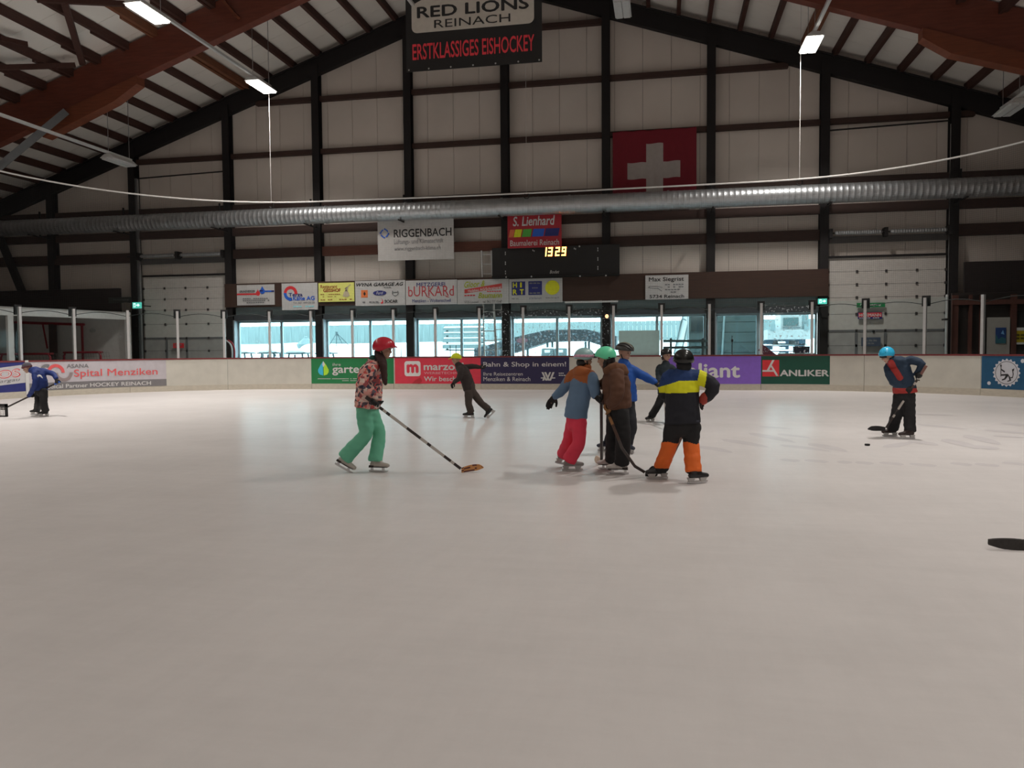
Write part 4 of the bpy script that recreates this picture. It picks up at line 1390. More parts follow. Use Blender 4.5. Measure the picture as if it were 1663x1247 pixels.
A.poly([(0, 0), (1, 0), (1, 0.3), (0.55, 0.42), (0.3, 0.25), (0, 0.6)], M('poster_teal', ph(40, 78, 88), 0.4))
A.poly([(0.5, 0.62), (0.85, 0.55), (0.7, 0.85)], M('poster_sky', ph(90, 130, 170), 0.4))
A = wall_sign('poster', 'yellow and white poster in the window of the booth', 'poster', M('poster_yellow', ph(135, 118, 20), 0.4), (1647, 532, 1675, 559), 31.1, thick=0.01)
A.rect(0, 0.82, 1, 1, WHITE)
A.rect(0, 0, 1, 0.12, WHITE)
A.lines([(0.1, 0.5, 0.9, 0.62), (0.1, 0.3, 0.9, 0.42)], M('print_umber', ph(60, 55, 10), 0.5))
bn = empty('wall_pipe', (10.4, 31.3, 0), 'pale vertical pipe beside the booth frame', 'pipe')
MB().loft([(X(1549) - 0.35, 30.9, 0.0), (X(1549) - 0.35, 30.9, 3.28)], [0.05, 0.05], seg=10).build('tube', ALU, bn)
MB().box(X(1549) - 0.42, X(1549) - 0.28, 30.84, 31.2, 2.4, 2.46).build('clip', BLACK, bn)

# ladders by the scoreboard
for xs, y0, y1, lab in (((782, 798), 407, 577, 'tall pale ladder leaning beside the black scoreboard'), ((802, 815), 497, 577, 'short pale ladder standing beside the taller one, behind the middle glass')):
    e = empty('ladder', at(sum(xs) / 2, 590, 32.2), lab, 'ladder')
    a0, a1 = at(xs[0], y0, 32.2), at(xs[1], y0, 32.2)
    b0, b1 = V((a0.x + 0.12, 32.2, 0)), V((a1.x + 0.25, 32.2, 0))
    for p_, q_ in ((a0, b0), (a1, b1)):
        MB().bar(p_, q_, 0.06, 0.08, (0, 1, 0)).build('rail', ALU, e)
    n = 14 if y0 < 450 else 8
    for k in range(n):
        f = (k + 0.4) / n
        MB().bar(a0.lerp(b0, f), a1.lerp(b1, f), 0.035, 0.035).build('rung', ALU, e)

# pale board fixed behind the rink glass
p0, p1 = at(1005, 537, 28.08), at(1071, 577, 28.08)
tag(MB().box(p0.x, p1.x, 28.058, 28.085, p1.z - 0.05, p0.z).build('whiteboard', M('board_sage', ph(150, 178, 172, 2.2), 0.4)), 'plain pale green-grey board behind the glass, over the bare cream rink boards', 'board')
# barrier rail behind the glass
e = empty('barrier_rail', at(1113, 590, 29.3), 'dark barrier with two rails behind the glass, beside the pale board', 'barrier')
RAILM = M('barrier_dark', ph(52, 66, 68, 1.5), 0.5)
for y in (554, 564.5):
    a, b = at(1077, y, 29.3), at(1150, y, 29.3)
    MB().box(a.x, b.x, 29.26, 29.34, a.z - 0.045, a.z + 0.045).build('rail', RAILM, e)
for px_ in (1089.5, 1141):
    a = at(px_, 549, 29.36)
    MB().box(a.x - 0.04, a.x + 0.04, 29.34, 29.4, 0, a.z).build('upright', RAILM, e)
# warning lamp on a window column
p = at(985.5, 513.5, 31.95)
e = empty('warning_lamp', p, 'small glowing orange lamp on the column above the mint helmet', 'lamp')
MB().ell(p, (0.07, 0.07, 0.08), seg=12, rings=8).build('bulb', M('bulb_orange', (1.0, 0.42, 0.2), 0.5, emit=2.5), e)
MB().box(p.x - 0.09, p.x + 0.09, p.y, p.y + 0.14, p.z - 0.1, p.z + 0.1).build('base', BLACK, e)
# things on the sill behind the green advert
for px_, lab in ((1294.5, 'dark box behind the dark green advert, the one nearer the maroon pad'), (1307.5, 'dark box behind the dark green advert, the one farther from the maroon pad')):
    p = at(px_, 573, 31.4)
    e = empty('storage_box', (p.x, 31.4, p.z), lab, 'box', 'dark boxes on the sill')
    MB().box(p.x - 0.14, p.x + 0.14, 31.25, 31.5, p.z, p.z + 0.22).build('body', M('box_dark', ph(38, 40, 54, 1.4), 0.5), e)
    MB().box(p.x - 0.15, p.x + 0.15, 31.23, 31.52, p.z + 0.22, p.z + 0.25).build('lid', M('box_lid', ph(80, 86, 98, 1.4), 0.5), e)
p = at(1300, 573.3, 31.4)
tag(MB().box(p.x - 0.8, p.x + 0.5, 31.2, 31.6, 0, p.z).build('low_wall', CONC), 'low grey wall under the two dark boxes', 'low wall')
p, q_ = at(1235, 564, 28.6), at(1248, 574, 28.6)
q_ = p + (q_ - p) * ((p.z - 0.1) / (p.z - q_.z))
tag(MB().bar(p, q_, 0.25, 0.2, (0, 1, 0)).build('pad', M('pad_maroon', ph(84, 34, 48, 1.8), 0.7)), 'maroon pad leaning behind the glass at the dark green advert', 'pad')
e = empty('stake', at(1189, 590, 30.5), 'thin dark stake behind the purple advert', 'stake')
a, b = at(1189, 546, 30.5), at(1189.5, 580, 30.5)
MB().loft([(a.x, 30.5, 0), a], [0.025, 0.02], seg=8).build('rod', BLACK, e)
MB().ell(a - Z * 0.15, (0.05, 0.05, 0.07), seg=8, rings=6).build('clip', BLACK, e)
for px_, lab in ((731, 'slim stake behind the red advert, second from the yellow cap'), (740.5, 'slim stake right above the yellow cap'), (651, 'slim stake behind the red advert next to the red helmet')):
    a = at(px_, 561, 30.0)
    tag(MB().loft([(a.x, 30.0, 0), a], [0.022, 0.016], seg=8).build('stake', RAILM), lab, 'stake', 'stakes behind the red advert')
# bent hose by the door post
e = empty('hose', at(380, 590, 31.2), 'pale and red bent hoses beside the first window', 'hose')
for d_, m_ in ((0, ALU), (4, GRED)):
    pts = [at(x + d_ - 4, y, 31.2) for x, y in ((371, 553), (376, 556), (380, 563), (381, 573), (381, 583), (381, 624))]
    MB().loft(pts, [0.035] * 6, seg=8, sub=3).build('tube', m_, e)

# ================================================================== OUTSIDE THE WINDOWS
SNOW = M('snow', (0.82, 0.84, 0.86), 0.7, var=0.03, scale=1.5, bump=0.3)
mb = MB()
rows = []
for j in range(26):
    y = WY + 0.16 + (90 - WY) * (j / 25) ** 1.6
    row = []
    for i in range(60):
        x = -60 + 110 * i / 59
        z = 0.85 + min(1.0, max(0, (y - 36) / 9)) * 1.05 + 0.12 * noise.noise(V((x * 0.5, y * 0.35, 0)))
        row.append(mb.bm.verts.new((x, y, z)))
    rows.append(row)
for j in range(25):
    for i in range(59):
        mb.face([rows[j][i], rows[j][i + 1], rows[j + 1][i + 1], rows[j + 1][i]])
struct(mb.build('snow_ground', SNOW, smooth=True, keep=True))
# pale plank fence
FEN = M('fence_planks', (0.14, 0.185, 0.19), 0.7, var=0.35, scale=3, stretch=(9, 1, 0.3))
fe = empty('plank_fence', (-10, 47, 1.6), 'long pale blue plank fence beyond the snow outside the windows', 'fence')
mb = MB()
x = -48.0
while x < 22:
    h = 3.05 + 0.012 * random.random()
    mb.box(x, x + 0.246, 47 - 0.012 * random.random(), 47.04, 1.7, h)
    x += 0.25
mb.build('plank_panel', FEN, fe)
for z in (2.0, 2.8):
    MB().box(-48, 22, 47.04, 47.1, z, z + 0.1).build('rail', FEN, fe)
OUT = M('outdoor_blue', (0.035, 0.06, 0.07), 0.6, var=0.15)
OUTL = M('outdoor_pale', (0.12, 0.165, 0.175), 0.6, var=0.15)


def snow_table(px_, py_, Y, w, lab):
    p = at(px_, py_, Y)
    zg = 0.8
    e = empty('garden_table', (p.x, Y, zg), lab, 'table', 'snowed garden tables')
    MB().box(p.x - w / 2, p.x + w / 2, Y - 0.4, Y + 0.4, p.z - 0.05, p.z).build('top', OUT, e)
    mb = MB()
    mb.loft([(p.x - w / 2 + 0.05, Y, p.z + 0.03), (p.x - w / 4, Y, p.z + 0.06), (p.x + w / 4, Y, p.z + 0.06), (p.x + w / 2 - 0.05, Y, p.z + 0.03)], [(0.38, 0.05), (0.42, 0.15), (0.42, 0.13), (0.36, 0.05)], side=(0, 1, 0), sub=3)
    mb.build('snow_cap', SNOW, e, smooth=True)
    for sx in (-1, 1):
        MB().bar((p.x + sx * (w / 2 - 0.2), Y - 0.3, p.z - 0.05), (p.x + sx * (w / 2 - 0.12), Y - 0.35, zg), 0.06, 0.06, (0, 1, 0)).bar((p.x + sx * (w / 2 - 0.2), Y + 0.3, p.z - 0.05), (p.x + sx * (w / 2 - 0.12), Y + 0.35, zg), 0.06, 0.06, (0, 1, 0)).build('leg', OUT, e)


for a in ((393, 572.5, 34.2, 1.0, 'snow covered table outside the first window, next to the sectional door'), (440, 572.5, 34.2, 1.0, 'snow covered table outside the first window, behind its second post'),
          (485, 573, 34.2, 1.05, 'snow covered table outside the first window, towards the green advert'), (530, 573, 34.2, 0.8, 'snow covered table straddling the first two windows'),
          (437, 568.5, 38.0, 0.7, 'bare table standing farther back outside the first window')):
    snow_table(*a)
p = at(497, 559, 42)
e = empty('parasol', (p.x, 42, 1.6), 'snowed low parasol far outside the first window', 'parasol')
MB().loft([(p.x, 42, p.z), (p.x, 42, p.z + 0.35)], [(0.55, 0.5), (0.12, 0.12)], seg=16).build('canopy', OUTL, e)
MB().box(p.x - 0.03, p.x + 0.03, 41.97, 42.03, 1.5, p.z).build('pole', OUT, e)
# rotary drying rack
e = empty('drying_rack', at(548, 566, 40), 'thin pyramid shaped drying rack in the snow outside the second window', 'drying rack')
ap = at(547, 541, 40)
for q_ in ((535, 560), (566, 560), (546, 563), (556, 558)):
    MB().bar(ap, at(q_[0], q_[1], 40 + (q_[0] % 2) * 0.6), 0.035, 0.035, (0, 1, 0)).build('strut', OUT, e)
MB().bar(at(541, 551, 40), at(556, 551, 40), 0.02, 0.02).bar(at(537, 557, 40), at(562, 557, 40), 0.02, 0.02).build('line', OUT, e)
MB().box(ap.x - 0.05, ap.x + 0.05, 39.95, 40.05, ap.z - 0.1, ap.z + 0.08).build('hub', OUT, e)
for px_, w in ((508, 0.7), (582, 1.25)):
    p = at(px_, 566, 41)
    mb = MB()
    mb.ell((p.x, 41, p.z - 0.1), (w, 0.8, 0.38), seg=20, rings=12)
    tag(mb.build('snow_mound', SNOW, smooth=True), {508: 'mound of snow outside between the first and second window', 582: 'wide mound of snow outside the second window'}[px_], 'snow mound', kind=None)
# stack of snowed boards on trestles
e = empty('timber_rack', at(750, 572, 41), 'rack of long boards with snow on each tier outside the third window', 'rack')
for k, y in enumerate((533, 541, 550, 560)):
    a, b = at(721, y, 41), at(788, y, 41)
    MB().box(a.x, b.x, 40.7, 41.3, a.z - (0.12 if k < 2 else 0.2), a.z).build('shelf', OUTL, e)
    MB().loft([(a.x + 0.1, 41, a.z + 0.02), (b.x - 0.1, 41, a.z + 0.02)], [(0.3, 0.07)] * 2, side=(0, 1, 0)).build('snow_layer', SNOW, e)
for px_ in (726, 783):
    a = at(px_, 532, 41)
    MB().box(a.x - 0.05, a.x + 0.05, 40.95, 41.05, 1.3, a.z).build('post', OUTL, e)
# arched dark ramp
DARKR = M('ramp_dark', (0.008, 0.014, 0.02), 0.6)
nt = DARKR.node_tree
b_ = nt.nodes['Principled BSDF']
no_ = nt.nodes.new('ShaderNodeTexNoise')
no_.inputs['Scale'].default_value = 9
no_.inputs['Detail'].default_value = 3
gt_ = nt.nodes.new('ShaderNodeMath')
gt_.operation = 'GREATER_THAN'
gt_.inputs[1].default_value = 0.58
mx_ = nt.nodes.new('ShaderNodeMix')
mx_.data_type = 'RGBA'
mx_.inputs['A'].default_value = (0.008, 0.015, 0.022, 1)
mx_.inputs['B'].default_value = (0.10, 0.125, 0.15, 1)
nt.links.new(nt.nodes['Texture Coordinate'].outputs['Object'], no_.inputs['Vector'])
nt.links.new(no_.outputs['Fac'], gt_.inputs[0])
nt.links.new(gt_.outputs[0], mx_.inputs['Factor'])
nt.links.new(mx_.outputs['Result'], b_.inputs['Base Color'])
e = empty('arched_ramp', at(910, 575, 37), 'dark arched ramp speckled with snow outside behind the navy advert', 'ramp')
tops = [(770, 566), (800, 558), (831, 549), (860, 542), (887, 536), (928, 535), (952, 535), (981, 541), (1001, 546)]
bots = [(770, 580), (800, 580), (831, 573), (860, 564.5), (888, 555.5), (928, 554), (954, 554), (982, 563), (1001, 569)]
mb = MB()
pr = None
for a, b in zip(tops, bots):
    A_, B_ = at(*a, 37), at(*b, 37)
    row = [mb.bm.verts.new(q) for q in (A_, A_ + V((0, 1.6, 0)), B_ + V((0, 1.6, 0)), B_)]
    if pr:
        for k in range(4):
            mb.face([pr[k], row[k], row[(k + 1) % 4], pr[(k + 1) % 4]])
    else:
        mb.face(row)
    pr = row
mb.face(pr)
mb.build('deck', DARKR, e)
for px_ in (857, 889, 897, 951, 956.5):
    a = at(px_, 558 if px_ > 870 else 566, 37.3)
    MB().box(a.x - 0.05, a.x + 0.05, 37.25, 37.35, 0.8, a.z + 0.1).build('leg', OUT, e)
p = at(848, 553, 36.95)
MB().ell(p, (0.28, 0.02, 0.13), seg=16, rings=8).build('red_patch', M('patch_red', (0.09, 0.03, 0.045), 0.6), e)
for px_, lab in ((890, 'blue grey crate under the arched ramp, nearer its red patch'), (911, 'blue grey crate under the arched ramp, nearer the bare cream boards')):
    p = at(px_, 578, 35)
    e = empty('crate', (p.x, 35, 0.85), lab, 'crate', 'crates under the ramp')
    MB().box(p.x - 0.27, p.x + 0.27, 34.8, 35.2, 0.85, 1.48).build('body', OUTL, e)
    MB().box(p.x - 0.12, p.x + 0.12, 34.77, 34.8, 1.3, 1.42).build('grip', SNOW, e)
    MB().loft([(p.x - 0.2, 35, 1.49), (p.x + 0.2, 35, 1.49)], [(0.18, 0.04)] * 2, side=(0, 1, 0)).build('snow_cap', SNOW, e)
# grey outdoor shed close to the last windows
TEAL = M('shed_teal', (0.018, 0.036, 0.038), 0.5, var=0.2, scale=2)
p0, p1 = at(1119, 500, 36.0), at(1229, 500, 36.0)
e = empty('garden_shed', ((p0.x + p1.x) / 2, 37, 0.8), 'dark teal shed standing outside the last window behind the purple advert', 'shed')
mb = MB()
for k in range(6):
    mb.box(p0.x, p1.x, 36.0, 36.1, 0.8 + 0.45 * k, 0.8 + 0.45 * k + 0.43)
mb.build('front_wall', TEAL, e)
MB().box(p0.x, p1.x, 36.1, 38.5, 0.8, 3.5).build('body', TEAL, e)
a, b = at(1176.5, 507, 35.9), at(1172.5, 578, 35.9)
MB().bar(a, b, 0.08, 0.06, (0, 1, 0)).build('downpipe', OUTL, e)
a = at(1126, 520, 35.9)
MB().box(a.x - 0.1, a.x + 0.5, 35.92, 36.0, a.z - 0.5, a.z + 0.3).build('window', M('shed_window', (0.008, 0.014, 0.016), 0.15), e)
# white chute
e = empty('chute', at(1105, 575, 39), 'steep white chute outside the fifth window', 'chute')
a0, a1, b0, b1 = at(1110, 508, 39), at(1121, 508, 39), at(1094, 576, 38.7), at(1106, 576, 38.7)
mb = MB()
mb.hexa([a0, a1, a1 + V((0, 0.1, 0)), a0 + V((0, 0.1, 0)), b0, b1, b1 + V((0, 0.1, 0)), b0 + V((0, 0.1, 0))])
mb.build('slide', SNOW, e)
for q0, q1 in ((a0, b0), (a1, b1)):
    MB().bar(q0 - V((0, 0.05, 0)), q1 - V((0, 0.05, 0)), 0.06, 0.1, (0, 1, 0)).build('edge', OUTL, e)
pts = [at(x, y, 38.8) for x, y in ((1114, 520), (1110, 518), (1106, 521), (1101, 545), (1098, 560))]
MB().loft(pts, [0.03] * 5, seg=6, sub=3).build('handrail', OUTL, e)
# truck seen through the last pane
p = at(1282, 545, 42)
TRK = M('truck_white', (0.24, 0.26, 0.265), 0.5)
e = empty('truck', (p.x, 43, 1.75), 'white snow covered truck outside the last pane', 'truck')
W_ = at(1318, 545, 42).x - at(1246, 545, 42).x
x0 = at(1246, 545, 42).x
MB().box(x0 + W_ * 0.3, x0 + W_ * 0.78, 42, 44, 2.0, 3.35).build('cab', TRK, e)
MB().box(x0, x0 + W_, 41.9, 45, 1.85, 2.35).build('body', TRK, e)
MB().box(x0 + W_ * 0.36, x0 + W_ * 0.70, 41.94, 42.0, 2.55, 2.95).build('windscreen', M('truck_glass', (0.03, 0.065, 0.07), 0.2), e)
MB().box(x0 + W_ * 0.34, x0 + W_ * 0.74, 41.86, 41.92, 2.42, 2.47).build('wiper_bar', OUT, e)
for f in (0.12, 0.88):
    MB().box(x0 + W_ * f - 0.12, x0 + W_ * f + 0.12, 41.85, 41.92, 2.3, 2.62).build('mirror', OUTL, e)
for f in (0.2, 0.8):
    MB().loft([(x0 + W_ * f - 0.15, 42.4, 1.9), (x0 + W_ * f + 0.15, 42.4, 1.9)], [0.4, 0.4], seg=16, cap=False).build('wheel', BLACK, e)
MB().box(x0 + W_ * 0.72, x0 + W_ * 0.95, 42.2, 42.3, 2.35, 3.3).build('crane_arm', OUTL, e)
# pallets
PALB = M('pallet_blue', (0.016, 0.045, 0.075), 0.7, var=0.2)
a, b = at(1243, 573, 35.5), at(1303, 573, 35.5)
for k in range(4):
    e = empty('pallet', ((a.x + b.x) / 2, 35.5, 0.86 + k * 0.24), 'snow dusted blue pallet outside the last pane, %s from the ground' % ORD[k], 'pallet', 'pallets stacked outside the last pane')
    z = e.location.z
    for y in (35.1, 35.5, 35.9):
        MB().box(a.x, b.x, y - 0.12, y + 0.12, z + 0.17, z + 0.205).build('board', PALB, e)
    for f in (0.07, 0.5, 0.93):
        x = a.x + (b.x - a.x) * f
        MB().box(x - 0.13, x + 0.13, 35.0, 36.0, z + 0.02, z + 0.17).build('block', PALB, e)
    MB().box(a.x + 0.45, a.x + 0.75, 34.98, 35.0, z + 0.05, z + 0.13).build('snow_layer', SNOW, e)

# ================================================================== SKATERS
SKIN = M('skin', (0.50, 0.30, 0.22), 0.55, var=0.04, scale=20)
EYEM = M('eye_dark', (0.03, 0.025, 0.02), 0.25)
LIPS = M('lips', (0.36, 0.14, 0.12), 0.5)
SOLE = M('sole_dark', (0.03, 0.02, 0.018), 0.5)
HOLD = M('holder_white', (0.55, 0.54, 0.53), 0.4)
BLADE = M('blade_steel', (0.62, 0.62, 0.63), 0.25, 0.9)


def fuse(mb, voxel, smooth=2, folds=0.0, ffreq=9.0):
    """shapes that overlap become one continuous skin"""
    me = mb.mesh('f')
    o = bpy.data.objects.new('f', me)
    C.objects.link(o)
    md = o.modifiers.new('r', 'REMESH')
    md.mode = 'VOXEL'
    md.voxel_size = voxel
    bpy.context.view_layer.update()
    m2 = bpy.data.meshes.new_from_object(o.evaluated_get(bpy.context.evaluated_depsgraph_get()))
    bpy.data.objects.remove(o)
    bpy.data.meshes.remove(me)
    bm = bmesh.new()
    bm.from_mesh(m2)
    for _ in range(smooth):
        bmesh.ops.smooth_vert(bm, verts=bm.verts, factor=0.5, use_axis_x=True, use_axis_y=True, use_axis_z=True)
    if folds:
        bm.normal_update()
        for v in bm.verts:
            c = v.co * ffreq
            d = noise.noise(V((c.x, c.y, c.z * 2.2))) + 0.5 * noise.noise(c * 2.3)
            v.co += v.normal * d * folds
    bm.to_mesh(m2)
    bm.free()
    return m2


def paint(me, fn):
    for p in me.polygons:
        p.material_index = fn(p.center, p.normal)


def hand(mb, w, d, t, s=1.0, curl=25, rf=0.0095, thumb=1, bulk=1.0):
    """palm, four fingers and a thumb; w wrist, d towards the knuckles, t across the knuckles; fingers close to n"""
    d = d.normalized()
    t = (t - d * t.dot(d)).normalized()
    n = d.cross(t)
    mb.loft([w - d * 0.02 * s, w + d * 0.03 * s, w + d * 0.085 * s], [(0.026 * s * bulk, 0.02 * s * bulk), (0.037 * s * bulk, 0.019 * s * bulk), (0.04 * s * bulk, 0.016 * s * bulk)], side=t, seg=10)
    for k, (off, L) in enumerate(((-0.033, 0.062), (-0.011, 0.074), (0.011, 0.070), (0.032, 0.055))):
        p = w + (d * (0.08 if k in (1, 2) else 0.074) + t * off) * s
        a, pts = 0.0, [p]
        for seg_ in (0.42, 0.33, 0.25):
            a += math.radians(curl)
            p = p + (d * math.cos(a) + n * math.sin(a) + t * off * 0.8) * L * seg_ * s * 1.15
            pts.append(p)
        mb.loft(pts, [rf * s * 1.05, rf * s, rf * s * 0.92, rf * s * 0.8], seg=7)
    p = w + (d * 0.028 + t * 0.034 * thumb) * s
    q = p + (d * 0.028 + t * 0.026 * thumb + n * 0.018) * s
    r = q + (d * 0.028 + t * 0.006 * thumb + n * (0.018 + 0.012 * curl / 60)) * s
    mb.loft([p, q, r], [rf * s * 1.25, rf * s * 1.15, rf * s * 0.9], seg=7)
    return n


def head_frame(f):
    f = V(f).normalized()
    r = f.cross(Z).normalized()
    return f, r, r.cross(f)


def head_shape(mb, c, fr):
    f, r, u = fr
    ax = (r, f, u)
    mb.ell(c + u * 0.025 - f * 0.008, (0.072, 0.092, 0.088), ax, 18, 12)
    mb.ell(c - u * 0.035 + f * 0.018, (0.056, 0.068, 0.072), ax, 16, 10)
    mb.ell(c - u * 0.09 + f * 0.052, (0.024, 0.022, 0.02), ax, 10, 8)
    mb.loft([c + f * 0.08 + u * 0.012, c + f * 0.089 - u * 0.012, c + f * 0.095 - u * 0.026], [(0.010, 0.009), (0.012, 0.012), (0.015, 0.011)], side=r, seg=8)
    mb.ell(c + f * 0.075 - u * 0.062, (0.024, 0.010, 0.010), ax, 10, 6)
    mb.loft([c + f * 0.083 + u * 0.036 - r * 0.04, c + f * 0.092 + u * 0.04, c + f * 0.083 + u * 0.036 + r * 0.04], [0.009] * 3, seg=6)
    for s in (-1, 1):
        mb.ell(c + r * 0.072 * s - f * 0.01 - u * 0.015, (0.012, 0.022, 0.032), ax, 8, 8)
        mb.ell(c + r * 0.042 * s + f * 0.058 - u * 0.03, (0.022, 0.024, 0.024), ax, 8, 8)


def shell(c, fr, rad, lim, name, mat, parent, thick=0.012, nphi=36, nth=12, bump=None):
    """rounded helmet or cap, open below; lim(phi) is how far down it reaches, phi = 0 in front"""
    f, r, u = fr
    mb = MB()
    out, inn = [], []
    for i in range(nth + 1):
        ro, ri = [], []
        for k in range(nphi):
            ph_ = 2 * math.pi * k / nphi
            th = math.radians(2 + (lim(math.degrees(ph_) if ph_ < math.pi else math.degrees(ph_) - 360) - 2) * i / nth)
            d = f * (math.cos(ph_) * math.sin(th) * rad[1]) + r * (math.sin(ph_) * math.sin(th) * rad[0]) + u * (math.cos(th) * rad[2])
            b = bump(ph_, th) if bump else 0
            ro.append(mb.bm.verts.new(c + d * (1 + b)))
            ri.append(mb.bm.verts.new(c + d * (1 - thick / 0.12)))
        out.append(ro)
        inn.append(ri)
    for i in range(nth):
        for k in range(nphi):
            q = (k + 1) % nphi
            mb.face([out[i][k], out[i + 1][k], out[i + 1][q], out[i][q]])
            mb.face([inn[i][k], inn[i][q], inn[i + 1][q], inn[i + 1][k]])
    for k in range(nphi):
        q = (k + 1) % nphi
        mb.face([out[-1][k], inn[-1][k], inn[-1][q], out[-1][q]])
    mb.face(out[0])
    mb.face(list(reversed(inn[0])))
    return mb.build(name, mat, parent, smooth=True)


HELM_LIM = lambda p: 80 + 32 * (1 - math.cos(math.radians(p))) / 2 + 14 * math.exp(-((abs(p) - 95) / 28) ** 2)
BIKE_LIM = lambda p: 78 + 16 * (1 - math.cos(math.radians(p))) / 2
CAP_LIM = lambda p: 80 + 30 * (1 - math.cos(math.radians(p))) / 2


def skate(root, c, f, style, bootm, s=0.92):
    f = V(f).normalized()
    r = f.cross(Z).normalized()
    u = r.cross(f)
    P = lambda x, y, z: c + (f * x + r * y + u * z) * s
    mb = MB()
    zs = 0.062
    mb.loft([P(-0.085, 0, zs + 0.04), P(-0.02, 0, zs + 0.045), P(0.06, 0, zs + 0.037), P(0.135, 0, zs + 0.03)], [(0.036 * s, 0.04 * s), (0.037 * s, 0.045 * s), (0.042 * s, 0.037 * s), (0.034 * s, 0.028 * s)], side=r, seg=12, sub=2)
    mb.loft([P(-0.045, 0, zs + 0.04), P(-0.05, 0, zs + 0.09), P(-0.052, 0, zs + 0.125)], [(0.04 * s, 0.05 * s), (0.04 * s, 0.05 * s), (0.038 * s, 0.046 * s)], side=r, seg=12, sub=2)
    mb.loft([P(-0.005, 0, zs + 0.12), P(0.012, 0, zs + 0.095), P(0.045, 0, zs + 0.072)], [(0.03 * s, 0.02 * s)] * 3, side=r, seg=10)
    me = fuse(mb, 0.008, 2)
    b = link_mesh('skate', me, bootm, root, True)
    mb = MB()
    pr = None
    prof = [(-0.135, 0.004), (-0.10, 0.0), (0.08, 0.0), (0.125, 0.006), (0.15, 0.026 if style == 'figure' else 0.02)]
    for x, z in prof:
        row = [mb.bm.verts.new(P(x, y, zz)) for y, zz in ((-0.004, z), (0.004, z), (0.004, 0.026), (-0.004, 0.026))]
        if pr:
            for k in range(4):
                mb.face([pr[k], row[k], row[(k + 1) % 4], pr[(k + 1) % 4]])
        else:
            mb.face(row)
        pr = row
    mb.face(pr)
    mb.build('blade', BLADE, b)
    if style == 'figure':
        mb = MB()
        mb.hexa([P(-0.125, -0.034, zs), P(-0.06, -0.034, zs), P(-0.06, 0.034, zs), P(-0.125, 0.034, zs), P(-0.12, -0.036, zs + 0.03), P(-0.05, -0.036, zs + 0.03), P(-0.05, 0.036, zs + 0.03), P(-0.12, 0.036, zs + 0.03)])
        mb.loft([P(-0.06, 0, zs + 0.006), P(0.05, 0, zs + 0.006), P(0.13, 0, zs + 0.008)], [(0.034 * s, 0.007 * s), (0.04 * s, 0.007 * s), (0.03 * s, 0.007 * s)], side=r, seg=12)
        mb.build('sole', SOLE, b)
        MB().bar(P(-0.09, 0, 0.02), P(-0.09, 0, zs), 0.02, 0.03, f).bar(P(0.07, 0, 0.02), P(0.07, 0, zs), 0.02, 0.03, f).build('stanchion', BLADE, b)
    else:
        mb = MB()
        for xa, xb in ((-0.125, -0.04), (0.03, 0.125)):
            m_ = (xa + xb) / 2
            mb.hexa([P(m_ - 0.028, -0.012, 0.02), P(m_ + 0.028, -0.012, 0.02), P(m_ + 0.028, 0.012, 0.02), P(m_ - 0.028, 0.012, 0.02), P(xa, -0.03, zs + 0.012), P(xb, -0.03, zs + 0.012), P(xb, 0.03, zs + 0.012), P(xa, 0.03, zs + 0.012)])
        mb.hexa([P(-0.13, -0.009, 0.022), P(0.14, -0.009, 0.022), P(0.14, 0.009, 0.022), P(-0.13, 0.009, 0.022), P(-0.13, -0.007, 0.034), P(0.14, -0.007, 0.034), P(0.14, 0.007, 0.034), P(-0.13, 0.007, 0.034)])
        mb.build('holder', HOLD, b)
    if False:
        MB().loft([P(0.045, -0.02, zs + 0.115), P(0.048, 0.02, zs + 0.112)], [0.006, 0.006], seg=6).loft([P(0.085, -0.02, zs + 0.092), P(0.085, 0.02, zs + 0.09)], [0.006, 0.006], seg=6).loft([P(0.012, -0.022, zs + 0.16), P(0.012, 0.022, zs + 0.158)], [0.006, 0.006], seg=6).build('lace', HOLD if style != 'figure' else SOLE, b)


